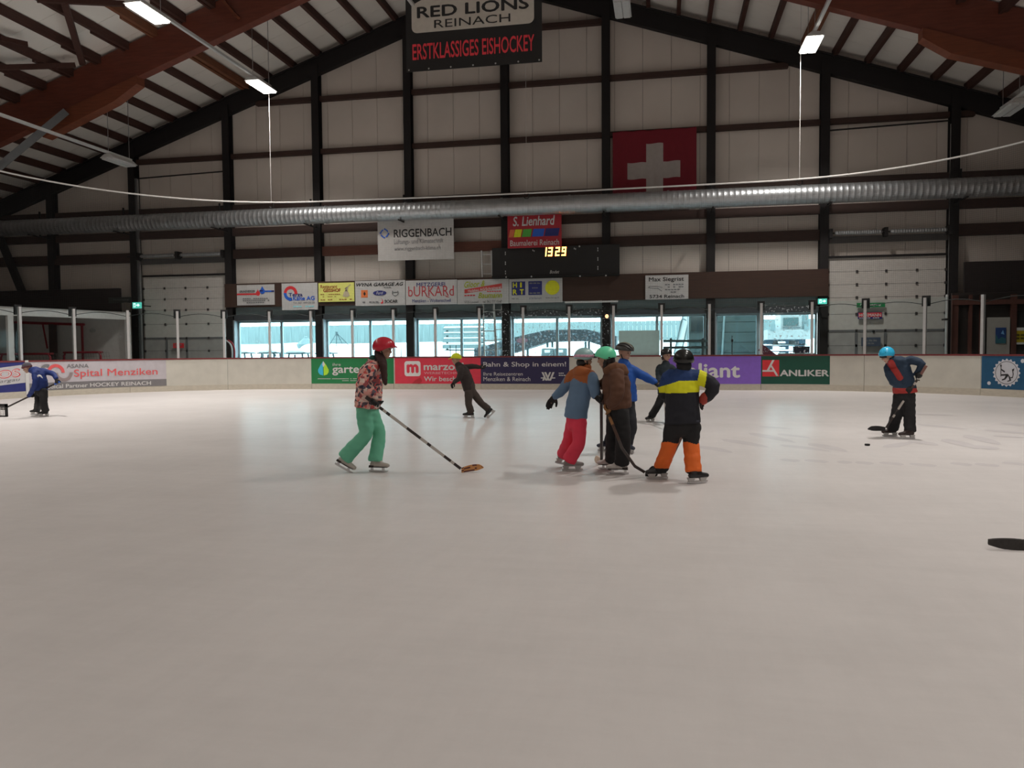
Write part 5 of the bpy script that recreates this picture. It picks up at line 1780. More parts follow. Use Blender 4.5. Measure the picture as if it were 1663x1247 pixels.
def stick(name, label, top, heel, toe, bandm, bladem, shaft_mid=None, blade_h=0.07, group=None, grip=BLACK, butt=True, taper=3.2):
    top, heel, toe = V(top), V(heel), V(toe)
    e = empty(name, heel, label, 'hockey stick', group)
    ax = (heel - top).normalized()
    bd = (toe - heel).normalized()
    sd = ax.cross(bd).normalized()
    pts = [top] + ([V(q) for q in shaft_mid] if shaft_mid else []) + [heel + Z * 0.05 - bd * 0.01]
    P = []
    for a, b in zip(pts[:-1], pts[1:]):
        n = max(2, int((b - a).length / 0.05))
        P += [a.lerp(b, i / n) for i in range(n)]
    P.append(pts[-1])
    mb = MB()
    mb.loft(P, [(0.011, 0.0155)] * len(P), side=sd, seg=4, square=True)
    me = mb.mesh('shaft')
    mats = bandm if isinstance(bandm, list) else [bandm]
    L = sum((b - a).length for a, b in zip(P[:-1], P[1:]))

    def band(c, n_):
        t_ = (c - top).length
        if len(mats) == 1:
            return 0
        if len(mats) == 2:
            return 1 if noise.noise(V((t_ * 13, 0.3, 0))) > 0.02 else 0
        return (1 if int(t_ * 30) % 2 and L * 0.28 < t_ < L * 0.55 else 0) if t_ < L * 0.62 else 2
    paint(me, band)
    link_mesh('shaft', me, mats, e)
    mb = MB()
    pr = None
    N = 10
    for i in range(N + 1):
        t = i / N
        c = heel.lerp(toe, t) + sd * 0.035 * t * t
        h = blade_h * (0.80 + 0.35 * math.sin(math.pi * min(1, t * 0.9 + 0.05))) * (1 if t < 0.85 else 1 - (t - 0.85) * taper)
        lo = 0.018 * max(0, t - 0.75) / 0.25
        m_ = lambda q: lo + (h - lo) * q
        row = [mb.bm.verts.new(c + sd * a + Z * z) for a, z in ((-0.007, lo), (0.007, lo), (0.0065, m_(.25)), (0.006, m_(.5)), (0.0055, m_(.75)), (0.005, h), (-0.005, h), (-0.0055, m_(.75)), (-0.006, m_(.5)), (-0.0065, m_(.25)))]
        if pr:
            for k in range(10):
                mb.face([pr[k], row[k], row[(k + 1) % 10], pr[(k + 1) % 10]])
        else:
            mb.face(row)
        pr = row
    mb.face(pr)
    me = mb.mesh('blade')
    bms = bladem if isinstance(bladem, list) else [bladem]
    if len(bms) > 1:
        paint(me, lambda c, n_: 1 if 0.35 < ((c.z - heel.z) / blade_h * 2.0) % 1.0 < 0.75 and noise.noise(c * 18) > -0.25 else 0)
    link_mesh('blade', me, bms, e)
    if butt:
        mb = MB()
        mb.loft([top, top + ax * 0.16], [(0.014, 0.0185)] * 2, side=sd, seg=4, square=True)
        mb.build('grip_tape', grip, e)
    return e


class Skater:
    def __init__(self, label, bx, by, F, group=None):
        self.b = on_ice(bx, by)
        self.Y = self.b.y
        self.F = V((F[0], F[1], 0)).normalized()
        self.R = V((self.F.y, -self.F.x, 0))
        self.root = empty('person', self.b, label, 'person', group)
        self.body = MB()
        self.wrists = []

    def J(self, j):
        return at(j[0], j[1], self.Y + (j[2] if len(j) > 2 else 0))

    def head(self, j, f, eyes=True):
        self.hc = self.J(j)
        self.hf = head_frame(f)
        head_shape(self.body, self.hc, self.hf)
        if eyes:
            f_, r_, u_ = self.hf
            for s in (-1, 1):
                MB().ell(self.hc + f_ * 0.078 + u_ * 0.014 + r_ * 0.031 * s, (0.013, 0.008, 0.008), (r_, f_, u_), 10, 8).build('eye', EYEM, self.root, True)
                MB().loft([self.hc + f_ * 0.089 + u_ * 0.038 + r_ * 0.017 * s, self.hc + f_ * 0.080 + u_ * 0.036 + r_ * 0.046 * s], [0.005, 0.004], seg=6).build('eyebrow', SOLE, self.root)
            MB().ell(self.hc + f_ * 0.0835 - u_ * 0.062, (0.020, 0.004, 0.006), (r_, f_, u_), 10, 6).build('mouth', LIPS, self.root, True)

    def upper(self, torso, arms, mats, fn=None, extra=None, side=None, folds=0.007, name='jacket', voxel=0.0125):
        mb = MB()
        pts = [self.J(t[:3]) for t in torso]
        rad = [(t[3], t[4]) for t in torso]
        sd = side if side is not None else self.R
        mb.loft(pts, rad, side=sd, seg=20, sub=3, flat0=True)
        k = [p for p in pts]
        self.body.loft(k[:-1] + [k[-1]], [(a * 0.62, b * 0.62) for a, b in rad[:-1]] + [(0.045, 0.05)], side=sd, seg=14, sub=2)
        self.body.loft([k[-1] - Z * 0.02, self.hc - self.hf[2] * 0.05 - self.hf[0] * 0.015], [0.048, 0.046], seg=10)
        for a in arms:
            js = [self.J(q[:3]) for q in a[:-1]] + [a[-1][0]]
            rr = [q[3] for q in a[:-1]] + [a[-1][1]]
            inner = pts[-2].lerp(js[0], 0.55)
            mb.loft([inner] + js, [rr[0]] + rr, seg=14, sub=3)
            self.body.loft([inner] + js, [0.05] + [r * 0.6 for r in rr], seg=10, sub=2)
        if extra:
            extra(mb)
        me = fuse(mb, voxel, 4, folds)
        if fn:
            paint(me, fn)
        return link_mesh(name, me, mats, self.root, True)

    def grip(self, p, axis, frm, mat, s=0.95, thumb=1):
        """gloved hand closed round a stick at p; returns the wrist"""
        axis = axis.normalized()
        d = (p - frm)
        d = (d - axis * d.dot(axis)).normalized()
        n = d.cross(axis)
        w = p - d * 0.088 * s - n * 0.026 * s
        self._hand(w, d, axis, mat, s, 68, thumb)
        return w - d * 0.015

    def free(self, wj, tj, across, mat, s=0.95, curl=22, thumb=1):
        w, t = self.J(wj), self.J(tj)
        self._hand(w, t - w, V(across), mat, s, curl, thumb)
        return w

    def _hand(self, w, d, t, mat, s, curl, thumb):
        hand(self.body, w, d, t, s * 0.6, curl, thumb=thumb)
        mb = MB()
        hand(mb, w, d, t, s * 1.08, curl, rf=0.0135, thumb=thumb, bulk=1.2)
        mb.loft([w - d.normalized() * 0.028, w + d.normalized() * 0.005], [0.04, 0.037], seg=12)
        link_mesh('glove', fuse(mb, 0.0062, 1), mat, self.root, True)

    def lower(self, legs, pelvis, mats, fn=None, style='hockey', bootm=BLACK, folds=0.006, voxel=0.0125):
        mb = MB()
        pc = self.J(pelvis[:3])
        mb.loft([pc + Z * 0.10, pc - Z * 0.06], [(pelvis[3], pelvis[4])] * 2, side=self.R, seg=16)
        self.body.loft([pc + Z * 0.10, pc - Z * 0.06], [(pelvis[3] * 0.75, pelvis[4] * 0.75)] * 2, side=self.R, seg=12)
        for hip, knee, foot, toe, rr in legs:
            f = V(toe).normalized()
            r = f.cross(Z).normalized()
            u = r.cross(f)
            c = on_ice(*foot[1:]) if foot[0] == 'g' else self.J(foot[1:])
            ank = c + u * 0.125 - f * 0.042
            h, k = self.J(hip), self.J(knee)
            shin = (k - ank).normalized()
            hem = ank + shin * 0.0
            mb.loft([h, h.lerp(k, 0.5), k, k.lerp(hem, 0.5), hem], [rr[0], (rr[0] + rr[1]) / 2, rr[1], (rr[1] + rr[2]) / 2, rr[2]], seg=16, sub=3, flat1=True)
            self.body.loft([h, k, ank + shin * 0.03, c + u * 0.11 - f * 0.03, c + u * 0.095 + f * 0.06], [rr[0] * 0.65, rr[1] * 0.6, 0.032, 0.028, 0.02], seg=10, sub=2)
            skate(self.root, c, f, style, bootm)
        me = fuse(mb, voxel, 3, folds)
        if fn:
            paint(me, fn)
        return link_mesh('trousers', me, mats, self.root, True)

    def finish(self):
        link_mesh('body', fuse(self.body, 0.008, 1), SKIN, self.root, True)

    def helmet(self, mat, rad=(0.108, 0.128, 0.112), lim=HELM_LIM, up_=0.03, back=0.004, name='helmet', strap=True, thick=0.012, bump=None):
        f, r, u = self.hf
        c = self.hc + u * up_ - f * back
        h = shell(c, self.hf, rad, lim, name, mat, self.root, thick, bump=bump)
        if strap:
            mb = MB()
            for s in (-1, 1):
                mb.loft([self.hc + r * 0.088 * s - u * 0.02, self.hc + r * 0.066 * s - u * 0.07 + f * 0.02, self.hc - u * 0.112 + f * 0.03], [(0.009, 0.004)] * 3, seg=6, sub=2)
            mb.build('strap', BLACK, h)
        return h


# ---------------------------------------------------------------- girl in the patterned jacket
PATT = m_cells('floral_cloth', [ph(172, 130, 122), ph(158, 66, 64), ph(40, 38, 52), ph(184, 150, 142), ph(120, 60, 62), ph(196, 120, 112), ph(70, 62, 70), ph(150, 118, 108)], 27)
MINT = M('mint_cloth', ph(84, 150, 124, 1.8), 0.8, var=0.06, scale=5)
GBLACK = M('glove_black', (0.012, 0.012, 0.013), 0.75)
HAIR = M('hair_brown', ph(48, 26, 24, 1.5), 0.75, var=0.3, scale=30, stretch=(4, 4, 0.6))
g = Skater('girl in a pink patterned jacket and mint trousers with a red helmet, pushing a stick', 612, 766, (1, 0.02))
heel = on_ice(749.5, 767.5)
toe_ = on_ice(784, 765.5) + V((0, 0, 0.022))
top = g.J((594, 644.5, -0.27))
ax = (heel - top).normalized()
gp = top + ax * 0.11
gp2 = top + ax * 0.02
WB = M('stick_white', (0.5, 0.46, 0.42), 0.5)
WOOD = M('stick_wood', ph(150, 105, 62), 0.5, var=0.2, scale=8)
DW = M('stick_stripe', ph(70, 35, 28), 0.5)
stick('hockey_stick', 'long hockey stick with pale and black bands and a striped wooden blade', top, heel, toe_, [SOLE, WB], [WOOD, DW], grip=SOLE)
g.head((623.5, 567.5, 0), (1, 0.03, -0.12))
w1 = g.grip(gp, ax, g.J((586, 625, -0.27)), GBLACK)
w2 = g.grip(top + ax * 0.42, ax, g.J((606, 628, 0.1)), GBLACK, thumb=-1) if False else g.free((607, 650, 0.05), (613, 655, 0.0), (0, 1, 0), GBLACK)
g.upper([(596.5, 662, 0, 0.185, 0.158), (599, 640, 0, 0.175, 0.160), (602, 610, 0, 0.17, 0.152), (608, 594, 0, 0.14, 0.11), (614, 583, 0, 0.075, 0.075)],
        [[(604, 598, -0.16, 0.082), (588, 624, -0.25, 0.078), (w1, 0.058)], [(608, 598, 0.16, 0.08), (602, 626, 0.22, 0.072), (w2, 0.055)]], PATT, folds=0.011)
g.lower([((592, 670, -0.085), (594, 705, -0.09), ('l', 557, 761.5, -0.12), (0.87, -0.02, -0.45), (0.105, 0.088, 0.098)), ((603, 670, 0.085), (616, 706, 0.07), ('g', 614.5, 766.5), (1, -0.06, 0), (0.10, 0.082, 0.09))],
        (597, 664, 0, 0.155, 0.135), MINT, style='figure', bootm=M('boot_white', (0.50, 0.46, 0.42), 0.45))
h = g.helmet(M('helmet_red', ph(140, 26, 40, 2.4), 0.25, var=0.02), rad=(0.12, 0.142, 0.124), lim=lambda p: HELM_LIM(p) + 4)
f_, r_, u_ = g.hf
MB().loft([g.hc + f_ * 0.10 + u_ * 0.055 - r_ * 0.075, g.hc + f_ * 0.152 + u_ * 0.043, g.hc + f_ * 0.10 + u_ * 0.055 + r_ * 0.075], [(0.02, 0.006)] * 3, side=f_, seg=8, sub=4).build('visor', MATS['helmet_red'], h, True)
mb = MB()
mb.loft([g.hc - f_ * 0.05 - u_ * 0.0, g.hc - f_ * 0.055 - u_ * 0.06, g.J((622, 590, -0.11)), g.J((623.5, 604, -0.12)), g.J((625, 617, -0.12)), g.J((626, 623.5, -0.12))], [(0.085, 0.055), (0.085, 0.055), (0.07, 0.045), (0.066, 0.038), (0.052, 0.03), (0.03, 0.02)], side=r_, seg=14, sub=4)
mb.ell(g.hc - f_ * 0.035 - u_ * 0.01, (0.082, 0.07, 0.085), (r_, f_, u_), 16, 10)
link_mesh('hair', fuse(mb, 0.009, 1, 0.004, 30), HAIR, g.root, True)
mb = MB()
mb.loft([g.J((606, 581, -0.06)), g.J((603, 585, 0.0)), g.J((606, 581, 0.09))], [0.04, 0.045, 0.04], seg=10, sub=3)
link_mesh('collar', fuse(mb, 0.01, 1), M('collar_teal', ph(28, 62, 54), 0.8), g.root, True)
g.finish()

# ---------------------------------------------------------------- slate jacket, red trousers
SLATE = M('slate_cloth', ph(70, 90, 112), 0.8, var=0.06)
RUST = M('rust_cloth', ph(118, 66, 34), 0.8, var=0.06)
REDT = M('red_cloth', ph(205, 36, 54, 2.8), 0.75, var=0.05)
g = Skater('skater in a slate blue jacket with rust shoulders and bright red trousers, arm held out', 926, 764, (0.8, 0.6))
g.head((949, 583.5, 0), (0.86, 0.48, -0.15))
w1 = g.free((901.5, 643.5, 0.10), (888, 661, 0.12), (0.8, 0.2, 0.5), GBLACK, s=1.05, curl=14)
tp, hl = g.J((976.6, 640, -0.30)), on_ice(976, 754)
ax = (hl - tp).normalized()
w2 = g.grip(tp + ax * 0.09, ax, g.J((964, 633, -0.18)), GBLACK)
yk = g.J((945, 617.5)).z
g.upper([(935, 679, 0, 0.155, 0.14), (937, 660, 0, 0.15, 0.135), (944, 630, 0, 0.158, 0.135), (947, 608, 0, 0.15, 0.105), (951, 597, 0, 0.075, 0.075)],
        [[(930, 610, 0.10, 0.075), (914, 632, 0.12, 0.064), (w1, 0.05)], [(961, 613, -0.11, 0.078), (966, 634, -0.2, 0.068), (w2, 0.052)]], [SLATE, RUST],
        lambda c, n: 1 if c.z > yk + 0.03 - 1.1 * abs((c - g.J((945, 600))).dot(g.R)) * 0.35 and abs((c - g.J((945, 600))).dot(g.R)) < 0.19 else 0,
        )
mb = MB()
mb.loft([g.J((955, 602, -0.12)), g.J((943, 602, -0.10)), g.J((939, 603, 0.02)), g.J((944, 599, 0.12))], [0.035, 0.062, 0.07, 0.05], seg=12, sub=3)
link_mesh('hood', fuse(mb, 0.01, 3, 0.006), RUST, g.root, True)
g.lower([((931, 686, 0.07), (923, 718, 0.10), ('l', 916, 755, 0.28), (0.82, 0.35, -0.22), (0.092, 0.078, 0.085)), ((941, 686, -0.06), (940, 720, -0.08), ('g', 929, 765), (0.93, 0.25, 0), (0.095, 0.08, 0.09))],
        (936, 680, 0, 0.14, 0.12), REDT, bootm=M('boot_grey', (0.3, 0.29, 0.28), 0.5))
h = g.helmet(M('helmet_grey_blue', ph(112, 140, 142, 2.0), 0.35), rad=(0.112, 0.130, 0.114))
f_, r_, u_ = g.hf
c0 = g.hc + u_ * 0.03
shell(c0, g.hf, (0.116, 0.135, 0.11), lambda p: 92, 'goggle_strap', M('strap_pink', ph(150, 112, 128), 0.6, var=0.4, scale=25), h, 0.02, nth=3) if False else None
mb = MB()
ring = [c0 + (f_ * math.cos(a) * 0.133 + r_ * math.sin(a) * 0.116) + u_ * (0.018 * math.cos(a) + 0.012) for a in [math.radians(30 + 10 * k) for k in range(31)]]
mb.loft(ring, [(0.016, 0.004)] * len(ring), side=u_, seg=8)
mb.build('goggle_strap', M('strap_pink', ph(150, 112, 128), 0.6, var=0.4, scale=25), h, True)
mb = MB()
mb.loft([c0 + f_ * 0.09 + r_ * 0.085 + u_ * 0.03, c0 + f_ * 0.15 + u_ * 0.035, c0 + f_ * 0.09 - r_ * 0.085 + u_ * 0.03], [(0.03, 0.02)] * 3, side=u_, seg=10, sub=4)
mb.build('goggles', BLACK, h, True)
mb = MB()
mb.ell(g.hc - f_ * 0.03 - u_ * 0.045, (0.078, 0.065, 0.06), (r_, f_, u_), 14, 8)
mb.build('neck_warmer', BLACK, g.root, True)
g.finish()
WTAPE = M('blade_tape', ph(160, 150, 135), 0.7, var=0.15, scale=20)
stick('hockey_stick', 'slim upright stick with a pale taped blade between red and black trousers', tp, hl, on_ice(963.5, 752.5), SOLE, WTAPE, blade_h=0.085)

# ---------------------------------------------------------------- brown jacket, mint helmet
BROWN = M('brown_cloth', ph(72, 47, 34, 1.75), 0.85, var=0.08)
TAN = M('tan_cloth', ph(105, 74, 46, 2.1), 0.85, var=0.1)
BLKT = M('black_cloth', (0.014, 0.014, 0.016), 0.85)
g = Skater('skater in a brown hooded jacket with a mint helmet, leaning on a long stick', 1003, 770, (-1, 0.12))
tp = g.J((963.5, 611, 0.10))
hl = on_ice(1048, 774)
hl.y = min(hl.y, g.Y - 0.15)
hl = at(1048, 773.5, 9.13)
mid1, mid2 = at(1010.5, 728, 8.98), at(1031, 757, 9.05)
ax = (mid1 - tp).normalized()
stick('hockey_stick', 'dark hockey stick with tan lettering bands crossing the black trousers', tp, hl, at(1069, 774.5, 9.1), [M('stick_umber', ph(48, 32, 26), 0.5), TAN, M('stick_charcoal', ph(46, 40, 38), 0.4)], BLACK, shaft_mid=[mid1, mid2])
g.head((983.5, 582, 0), (-1, 0.08, -0.18))
LL = (mid1 - tp).length
g1 = tp + ax * LL * 0.46
w1 = g.grip(g1, ax, g.J((998, 648, -0.28)), TAN)
g2 = tp + ax * LL * 0.08
w2 = g.grip(g2, ax, g.J((980, 622, 0.24)), TAN, thumb=-1)
g.upper([(1004, 664, 0, 0.175, 0.165), (1002, 645, 0, 0.175, 0.17), (1000, 620, 0, 0.175, 0.168), (997, 605, 0, 0.155, 0.135), (989, 595, 0, 0.09, 0.09)],
        [[(1001, 609, -0.17, 0.092), (1002, 640, -0.27, 0.085), (w1, 0.062)], [(993, 608, 0.16, 0.088), (982, 624, 0.24, 0.072), (w2, 0.056)]], BROWN,
        folds=0.009)
mb = MB()
mb.loft([g.J((985, 602, -0.10)), g.J((999, 598, -0.15)), g.J((1011, 602, -0.02)), g.J((1003, 598, 0.12)), g.J((988, 598, 0.1))], [(0.045, 0.05), (0.07, 0.065), (0.085, 0.07), (0.065, 0.06), (0.05, 0.05)], seg=14, sub=3)
mb.loft([g.J((1003, 600, -0.03)), g.J((1017, 604.5, -0.02))], [(0.10, 0.055), (0.06, 0.035)], side=(0, 1, 0), seg=12)
link_mesh('hood', fuse(mb, 0.01, 3, 0.006), M('brown_hood_cloth', ph(84, 56, 38, 1.75), 0.9, var=0.12, scale=20), g.root, True)
g.lower([((1008, 672, -0.085), (1012, 715, -0.10), ('g', 1004, 770), (-1, 0.0, 0), (0.105, 0.09, 0.09)), ((998, 672, 0.085), (995, 714, 0.12), ('g', 988, 763), (-0.95, 0.25, 0), (0.10, 0.085, 0.085))],
        (1003, 664, 0, 0.155, 0.14), BLKT, style='figure', bootm=M('boot_white_clean', (0.62, 0.58, 0.56), 0.45))
h = g.helmet(M('helmet_mint', ph(88, 190, 148, 1.6), 0.35, var=0.02), rad=(0.112, 0.130, 0.114))
f_, r_, u_ = g.hf
for s in (-1, 1):
    MB().ell(g.hc + r_ * 0.108 * s + u_ * 0.0 - f_ * 0.06, (0.006, 0.014, 0.007), (r_, f_, u_), 10, 6).build('vent', BLACK, h)
mb = MB()
mb.ell(g.hc - f_ * 0.04 - u_ * 0.03, (0.084, 0.07, 0.085), (r_, f_, u_), 16, 10)
mb.loft([g.hc + r_ * 0.07 - u_ * 0.05, g.hc + r_ * 0.075 - u_ * 0.13 + f_ * 0.02], [0.03, 0.02], seg=8).loft([g.hc - r_ * 0.07 - u_ * 0.05, g.hc - r_ * 0.075 - u_ * 0.13 + f_ * 0.02], [0.03, 0.02], seg=8)
link_mesh('hair', fuse(mb, 0.009, 1, 0.004, 30), M('hair_black', (0.015, 0.012, 0.012), 0.5), g.root, True)
g.finish()

# ---------------------------------------------------------------- blue jacket, cycle helmet
BLUEJ = M('blue_cloth', ph(20, 66, 136, 1.7), 0.75, var=0.06)
g = Skater('skater in a bright blue jacket and grey cycle helmet, reaching an arm out', 1012, 735, (0.75, -0.6))
g.head((1014, 573, 0), (0.88, -0.45, -0.22))
w1 = g.free((1063, 620, -0.12), (1076, 629, -0.16), (0.2, 0.6, 0.7), GBLACK, curl=30)
w2 = g.free((1004, 645, -0.12), (1004, 655, -0.16), (0, 1, 0), GBLACK, curl=40)
g.upper([(1019, 652, 0, 0.15, 0.13), (1018, 635, 0, 0.15, 0.13), (1016, 612, 0, 0.155, 0.125), (1014, 598, 0, 0.14, 0.10), (1013, 589, 0, 0.085, 0.085)],
        [[(1025, 600, 0.05, 0.075), (1046, 611, -0.02, 0.064), (w1, 0.05)], [(1004, 600, -0.05, 0.075), (1001, 626, -0.12, 0.065), (w2, 0.05)]], BLUEJ, folds=0.009)
g.lower([((1021, 657, 0.0), (1026, 692, -0.1), ('g', 1021, 736), (0.55, -0.8, 0), (0.09, 0.078, 0.082)), ((1010, 657, 0.0), (999, 690, -0.05), ('g', 984, 732), (-0.8, -0.5, 0), (0.09, 0.078, 0.075))],
        (1017, 652, 0, 0.13, 0.115), M('navy_cloth', (0.016, 0.017, 0.024), 0.85), style='hockey', bootm=M('boot_navy', (0.03, 0.035, 0.06), 0.5))
h = g.helmet(M('helmet_charcoal', (0.05, 0.05, 0.05), 0.35), rad=(0.108, 0.142, 0.112), lim=BIKE_LIM, bump=lambda p, t: 0.05 * math.cos(5 * p) * math.sin(t) ** 2 * (1 if math.cos(5 * p) > 0 else 0.6))
f_, r_, u_ = g.hf
for k, a in enumerate((-50, -25, 0, 25, 50)):
    pts = []
    for th in (-62, -35, -5, 25, 50):
        t_, q = math.radians(th), math.radians(a)
        pts.append(g.hc + u_ * 0.03 + (f_ * math.sin(t_) * 0.146 + u_ * math.cos(t_) * math.cos(q) * 0.116 + r_ * math.cos(t_) * math.sin(q) * 0.110))
    MB().loft(pts, [(0.008, 0.004)] * 5, seg=6, sub=3).build('vent', M('vent_pale', ph(120, 118, 105), 0.4) if k in (0, 2) else BLACK, h)
g.finish()

# ---------------------------------------------------------------- dark skater behind the group
TEALJ = M('dark_teal_cloth', ph(20, 30, 36, 1.8), 0.8)
g = Skater('small skater in dark clothes and black helmet gliding behind the navy and yellow jacket', 1075, 686, (0.55, -0.8))
g.head((1082, 577, 0), (0.62, -0.75, -0.15))
tp, hl = g.J((1078.5, 632, -0.32)), on_ice(1082.5, 699)
ax = (hl - tp).normalized()
w1 = g.grip(tp + ax * 0.1, ax, g.J((1070, 614, -0.14)), GBLACK)
w2 = g.grip(tp + ax * 0.34, ax, g.J((1094, 616, -0.1)), GBLACK, thumb=-1)
g.upper([(1079, 640, 0, 0.145, 0.12), (1080, 622, 0, 0.15, 0.12), (1081, 606, 0, 0.155, 0.12), (1081, 597, 0, 0.14, 0.10), (1081, 590, 0, 0.08, 0.08)],
        [[(1070.5, 598, 0, 0.072), (1070, 615, -0.1, 0.062), (w1, 0.048)], [(1092, 598, 0.0, 0.072), (1095, 614, -0.1, 0.062), (w2, 0.048)]], TEALJ)
g.lower([((1076, 642, 0), (1067.5, 660, -0.05), ('g', 1056, 685.5), (-0.55, -0.7, 0), (0.088, 0.075, 0.078)), ((1085, 642, 0), (1088, 664, -0.05), ('g', 1091, 690), (0.5, -0.8, 0), (0.088, 0.075, 0.078))],
        (1080, 639, 0, 0.13, 0.11), BLKT, bootm=BLACK)
g.helmet(M('helmet_black', (0.012, 0.012, 0.013), 0.22), rad=(0.11, 0.128, 0.114))
mb = MB()
f_, r_, u_ = g.hf
mb.ell(g.hc - f_ * 0.04 - u_ * 0.05, (0.075, 0.06, 0.07), (r_, f_, u_), 14, 8)
link_mesh('hair', fuse(mb, 0.01, 1), HAIR, g.root, True)
g.finish()
stick('hockey_stick', 'pale stick held by the small dark skater behind the navy jacket', tp, hl, on_ice(1092, 701), WB, WTAPE, grip=WB)

# ---------------------------------------------------------------- navy, blue and yellow jacket seen from behind
NAVYJ = M('navy_jacket_cloth', (0.013, 0.014, 0.022), 0.8)
BLUED = M('blue_yoke_cloth', ph(28, 54, 102, 1.35), 0.8)
YELJ = M('yellow_cloth', ph(200, 184, 20, 2.0), 0.75, var=0.05)
ORG = M('orange_cloth', ph(190, 76, 24, 2.2), 0.75, var=0.06)
g = Skater('skater seen from behind in a navy jacket with a yellow band and orange lower trousers', 1105, 782, (-0.12, 1))
g.head((1110, 588, 0), (-0.12, 1, -0.1), eyes=False)
tp, hl = g.J((1129, 664, 0.36)), on_ice(1080.5, 768.5)
ax = (hl - tp).normalized()
stick('hockey_stick', 'grey wooden stick showing between the orange trouser legs', tp, hl, hl + V((-0.20, 0.03, 0)), M('stick_grey', ph(95, 80, 72), 0.5), BLACK)
w1 = g.grip(tp + ax * 0.10, ax, g.J((1084, 640, 0.25)), GBLACK)
w2 = g.free((1148, 646, -0.02), (1137, 655, 0.02), (0.3, 0.9, 0.3), M('glove_red_cuff', (0.02, 0.017, 0.018), 0.75), curl=30)
zb0, zb1 = g.J((1100, 638)).z, g.J((1100, 621)).z
x1_, x2_ = g.J((1131, 620)).x, g.J((1145, 620)).x
zr = g.J((1100, 604)).z
xl = g.J((1080, 625)).x


def navy_fn(c, n):
    lo = zb0 + (c.x - xl) * 0.04
    hi = zb1 - 0.03 + min(0.055, (c.x - xl) * 0.35)
    if c.x > x2_ + (c.z - zb1) * 0.15:
        return 0
    if c.z < lo:
        return 0
    if c.z < hi:
        return 2
    if c.x > x1_ + (c.z - zb1) * 0.25:
        return 2
    return 1


g.upper([(1109, 687, 0, 0.20, 0.155), (1108, 660, 0, 0.19, 0.15), (1108, 630, 0, 0.188, 0.145), (1110, 611, 0, 0.172, 0.115), (1110, 600, 0, 0.085, 0.085)],
        [[(1086, 614, 0.02, 0.085), (1081, 640, 0.14, 0.075), (w1, 0.055)], [(1136, 613, -0.01, 0.085), (1159, 627, -0.06, 0.074), (w2, 0.056)]], [NAVYJ, BLUED, YELJ], navy_fn, folds=0.007, voxel=0.007)
p = g.J((1146, 644.5, -0.03))
q_ = g.J((1141.5, 650, 0.0))
MB().loft([p, q_], [0.058, 0.054], seg=14).build('cuff', M('cuff_red', ph(120, 44, 36), 0.7), g.root, True)
zo = g.J((1090, 717.5)).z
g.lower([((1094, 692, 0), (1087.5, 721, 0.0), ('g', 1068, 778), (-0.92, -0.35, 0), (0.108, 0.086, 0.088)), ((1123, 692, 0), (1122, 722, 0.0), ('g', 1132, 785), (0.85, 0.5, 0), (0.108, 0.088, 0.092))],
        (1108, 684, 0, 0.17, 0.13), [BLKT, ORG], lambda c, n: 1 if c.z < zo + 0.012 * math.sin(c.x * 30) and c.z > 0.135 else 0, bootm=M('boot_black', (0.02, 0.02, 0.022), 0.4), folds=0.009, voxel=0.008)
g.helmet(MATS['helmet_black'], rad=(0.116, 0.132, 0.118), strap=False, lim=lambda p: 84 + 36 * (1 - math.cos(math.radians(p))) / 2)
mb = MB()
f_, r_, u_ = g.hf
mb.ell(g.hc - f_ * 0.035 - u_ * 0.04, (0.085, 0.065, 0.08), (r_, f_, u_), 14, 8)
mb.build('neck_warmer', BLKT, g.root, True)
MB().bar(g.J((1131, 683.5, -0.17)), g.J((1136, 683.5, -0.15)), 0.004, 0.02).build('label_patch', M('patch_slate', ph(40, 42, 52), 0.6), g.root)
g.finish()

# ---------------------------------------------------------------- blue helmet and puck
NAVY2 = M('petrol_cloth', ph(22, 36, 52, 2.1), 0.8)
REDJ = M('red_panel_cloth', ph(150, 46, 42, 1.4), 0.75)
g = Skater('skater in a navy and red jacket with a sky blue helmet, bent over a stick', 1465, 711, (-0.75, -0.62))
g.head((1440.5, 577.5, -0.05), (-0.72, -0.55, -0.42))
tp, hl = g.J((1504.5, 593.5, -0.24)), at(1438, 699.5, g.Y + 0.02)
ax = (hl - tp).normalized()
stick('hockey_stick', 'white lettered stick with a black blade, held over the puck', tp, hl, at(1409.5, 700, g.Y + 0.05), [WB, SOLE], BLACK, grip=M('grip_brown', ph(90, 62, 56), 0.7))
gp = tp + ax * 0.19
w1 = g.grip(gp, ax, g.J((1497, 595, -0.1)), GBLACK)
LL = (hl - tp).length
w2 = g.grip(tp + ax * LL * 0.385, ax, g.J((1452, 621, 0.0)), GBLACK, thumb=-1)
zred = g.J((1470, 629.5)).z
za, zc_ = g.J((1448.5, 588, -0.15)), g.J((1464, 614, -0.2))


def p7_fn(c, n):
    if c.z < zred:
        return 1
    a, b = V((za.x, za.z)), V((zc_.x, zc_.z))
    q = V((c.x, c.z))
    t = max(0, min(1, (q - a).dot(b - a) / (b - a).length_squared))
    return 1 if (q - (a + (b - a) * t)).length < 0.042 and n.dot(g.F) > 0.25 and n.y < -0.1 else 0


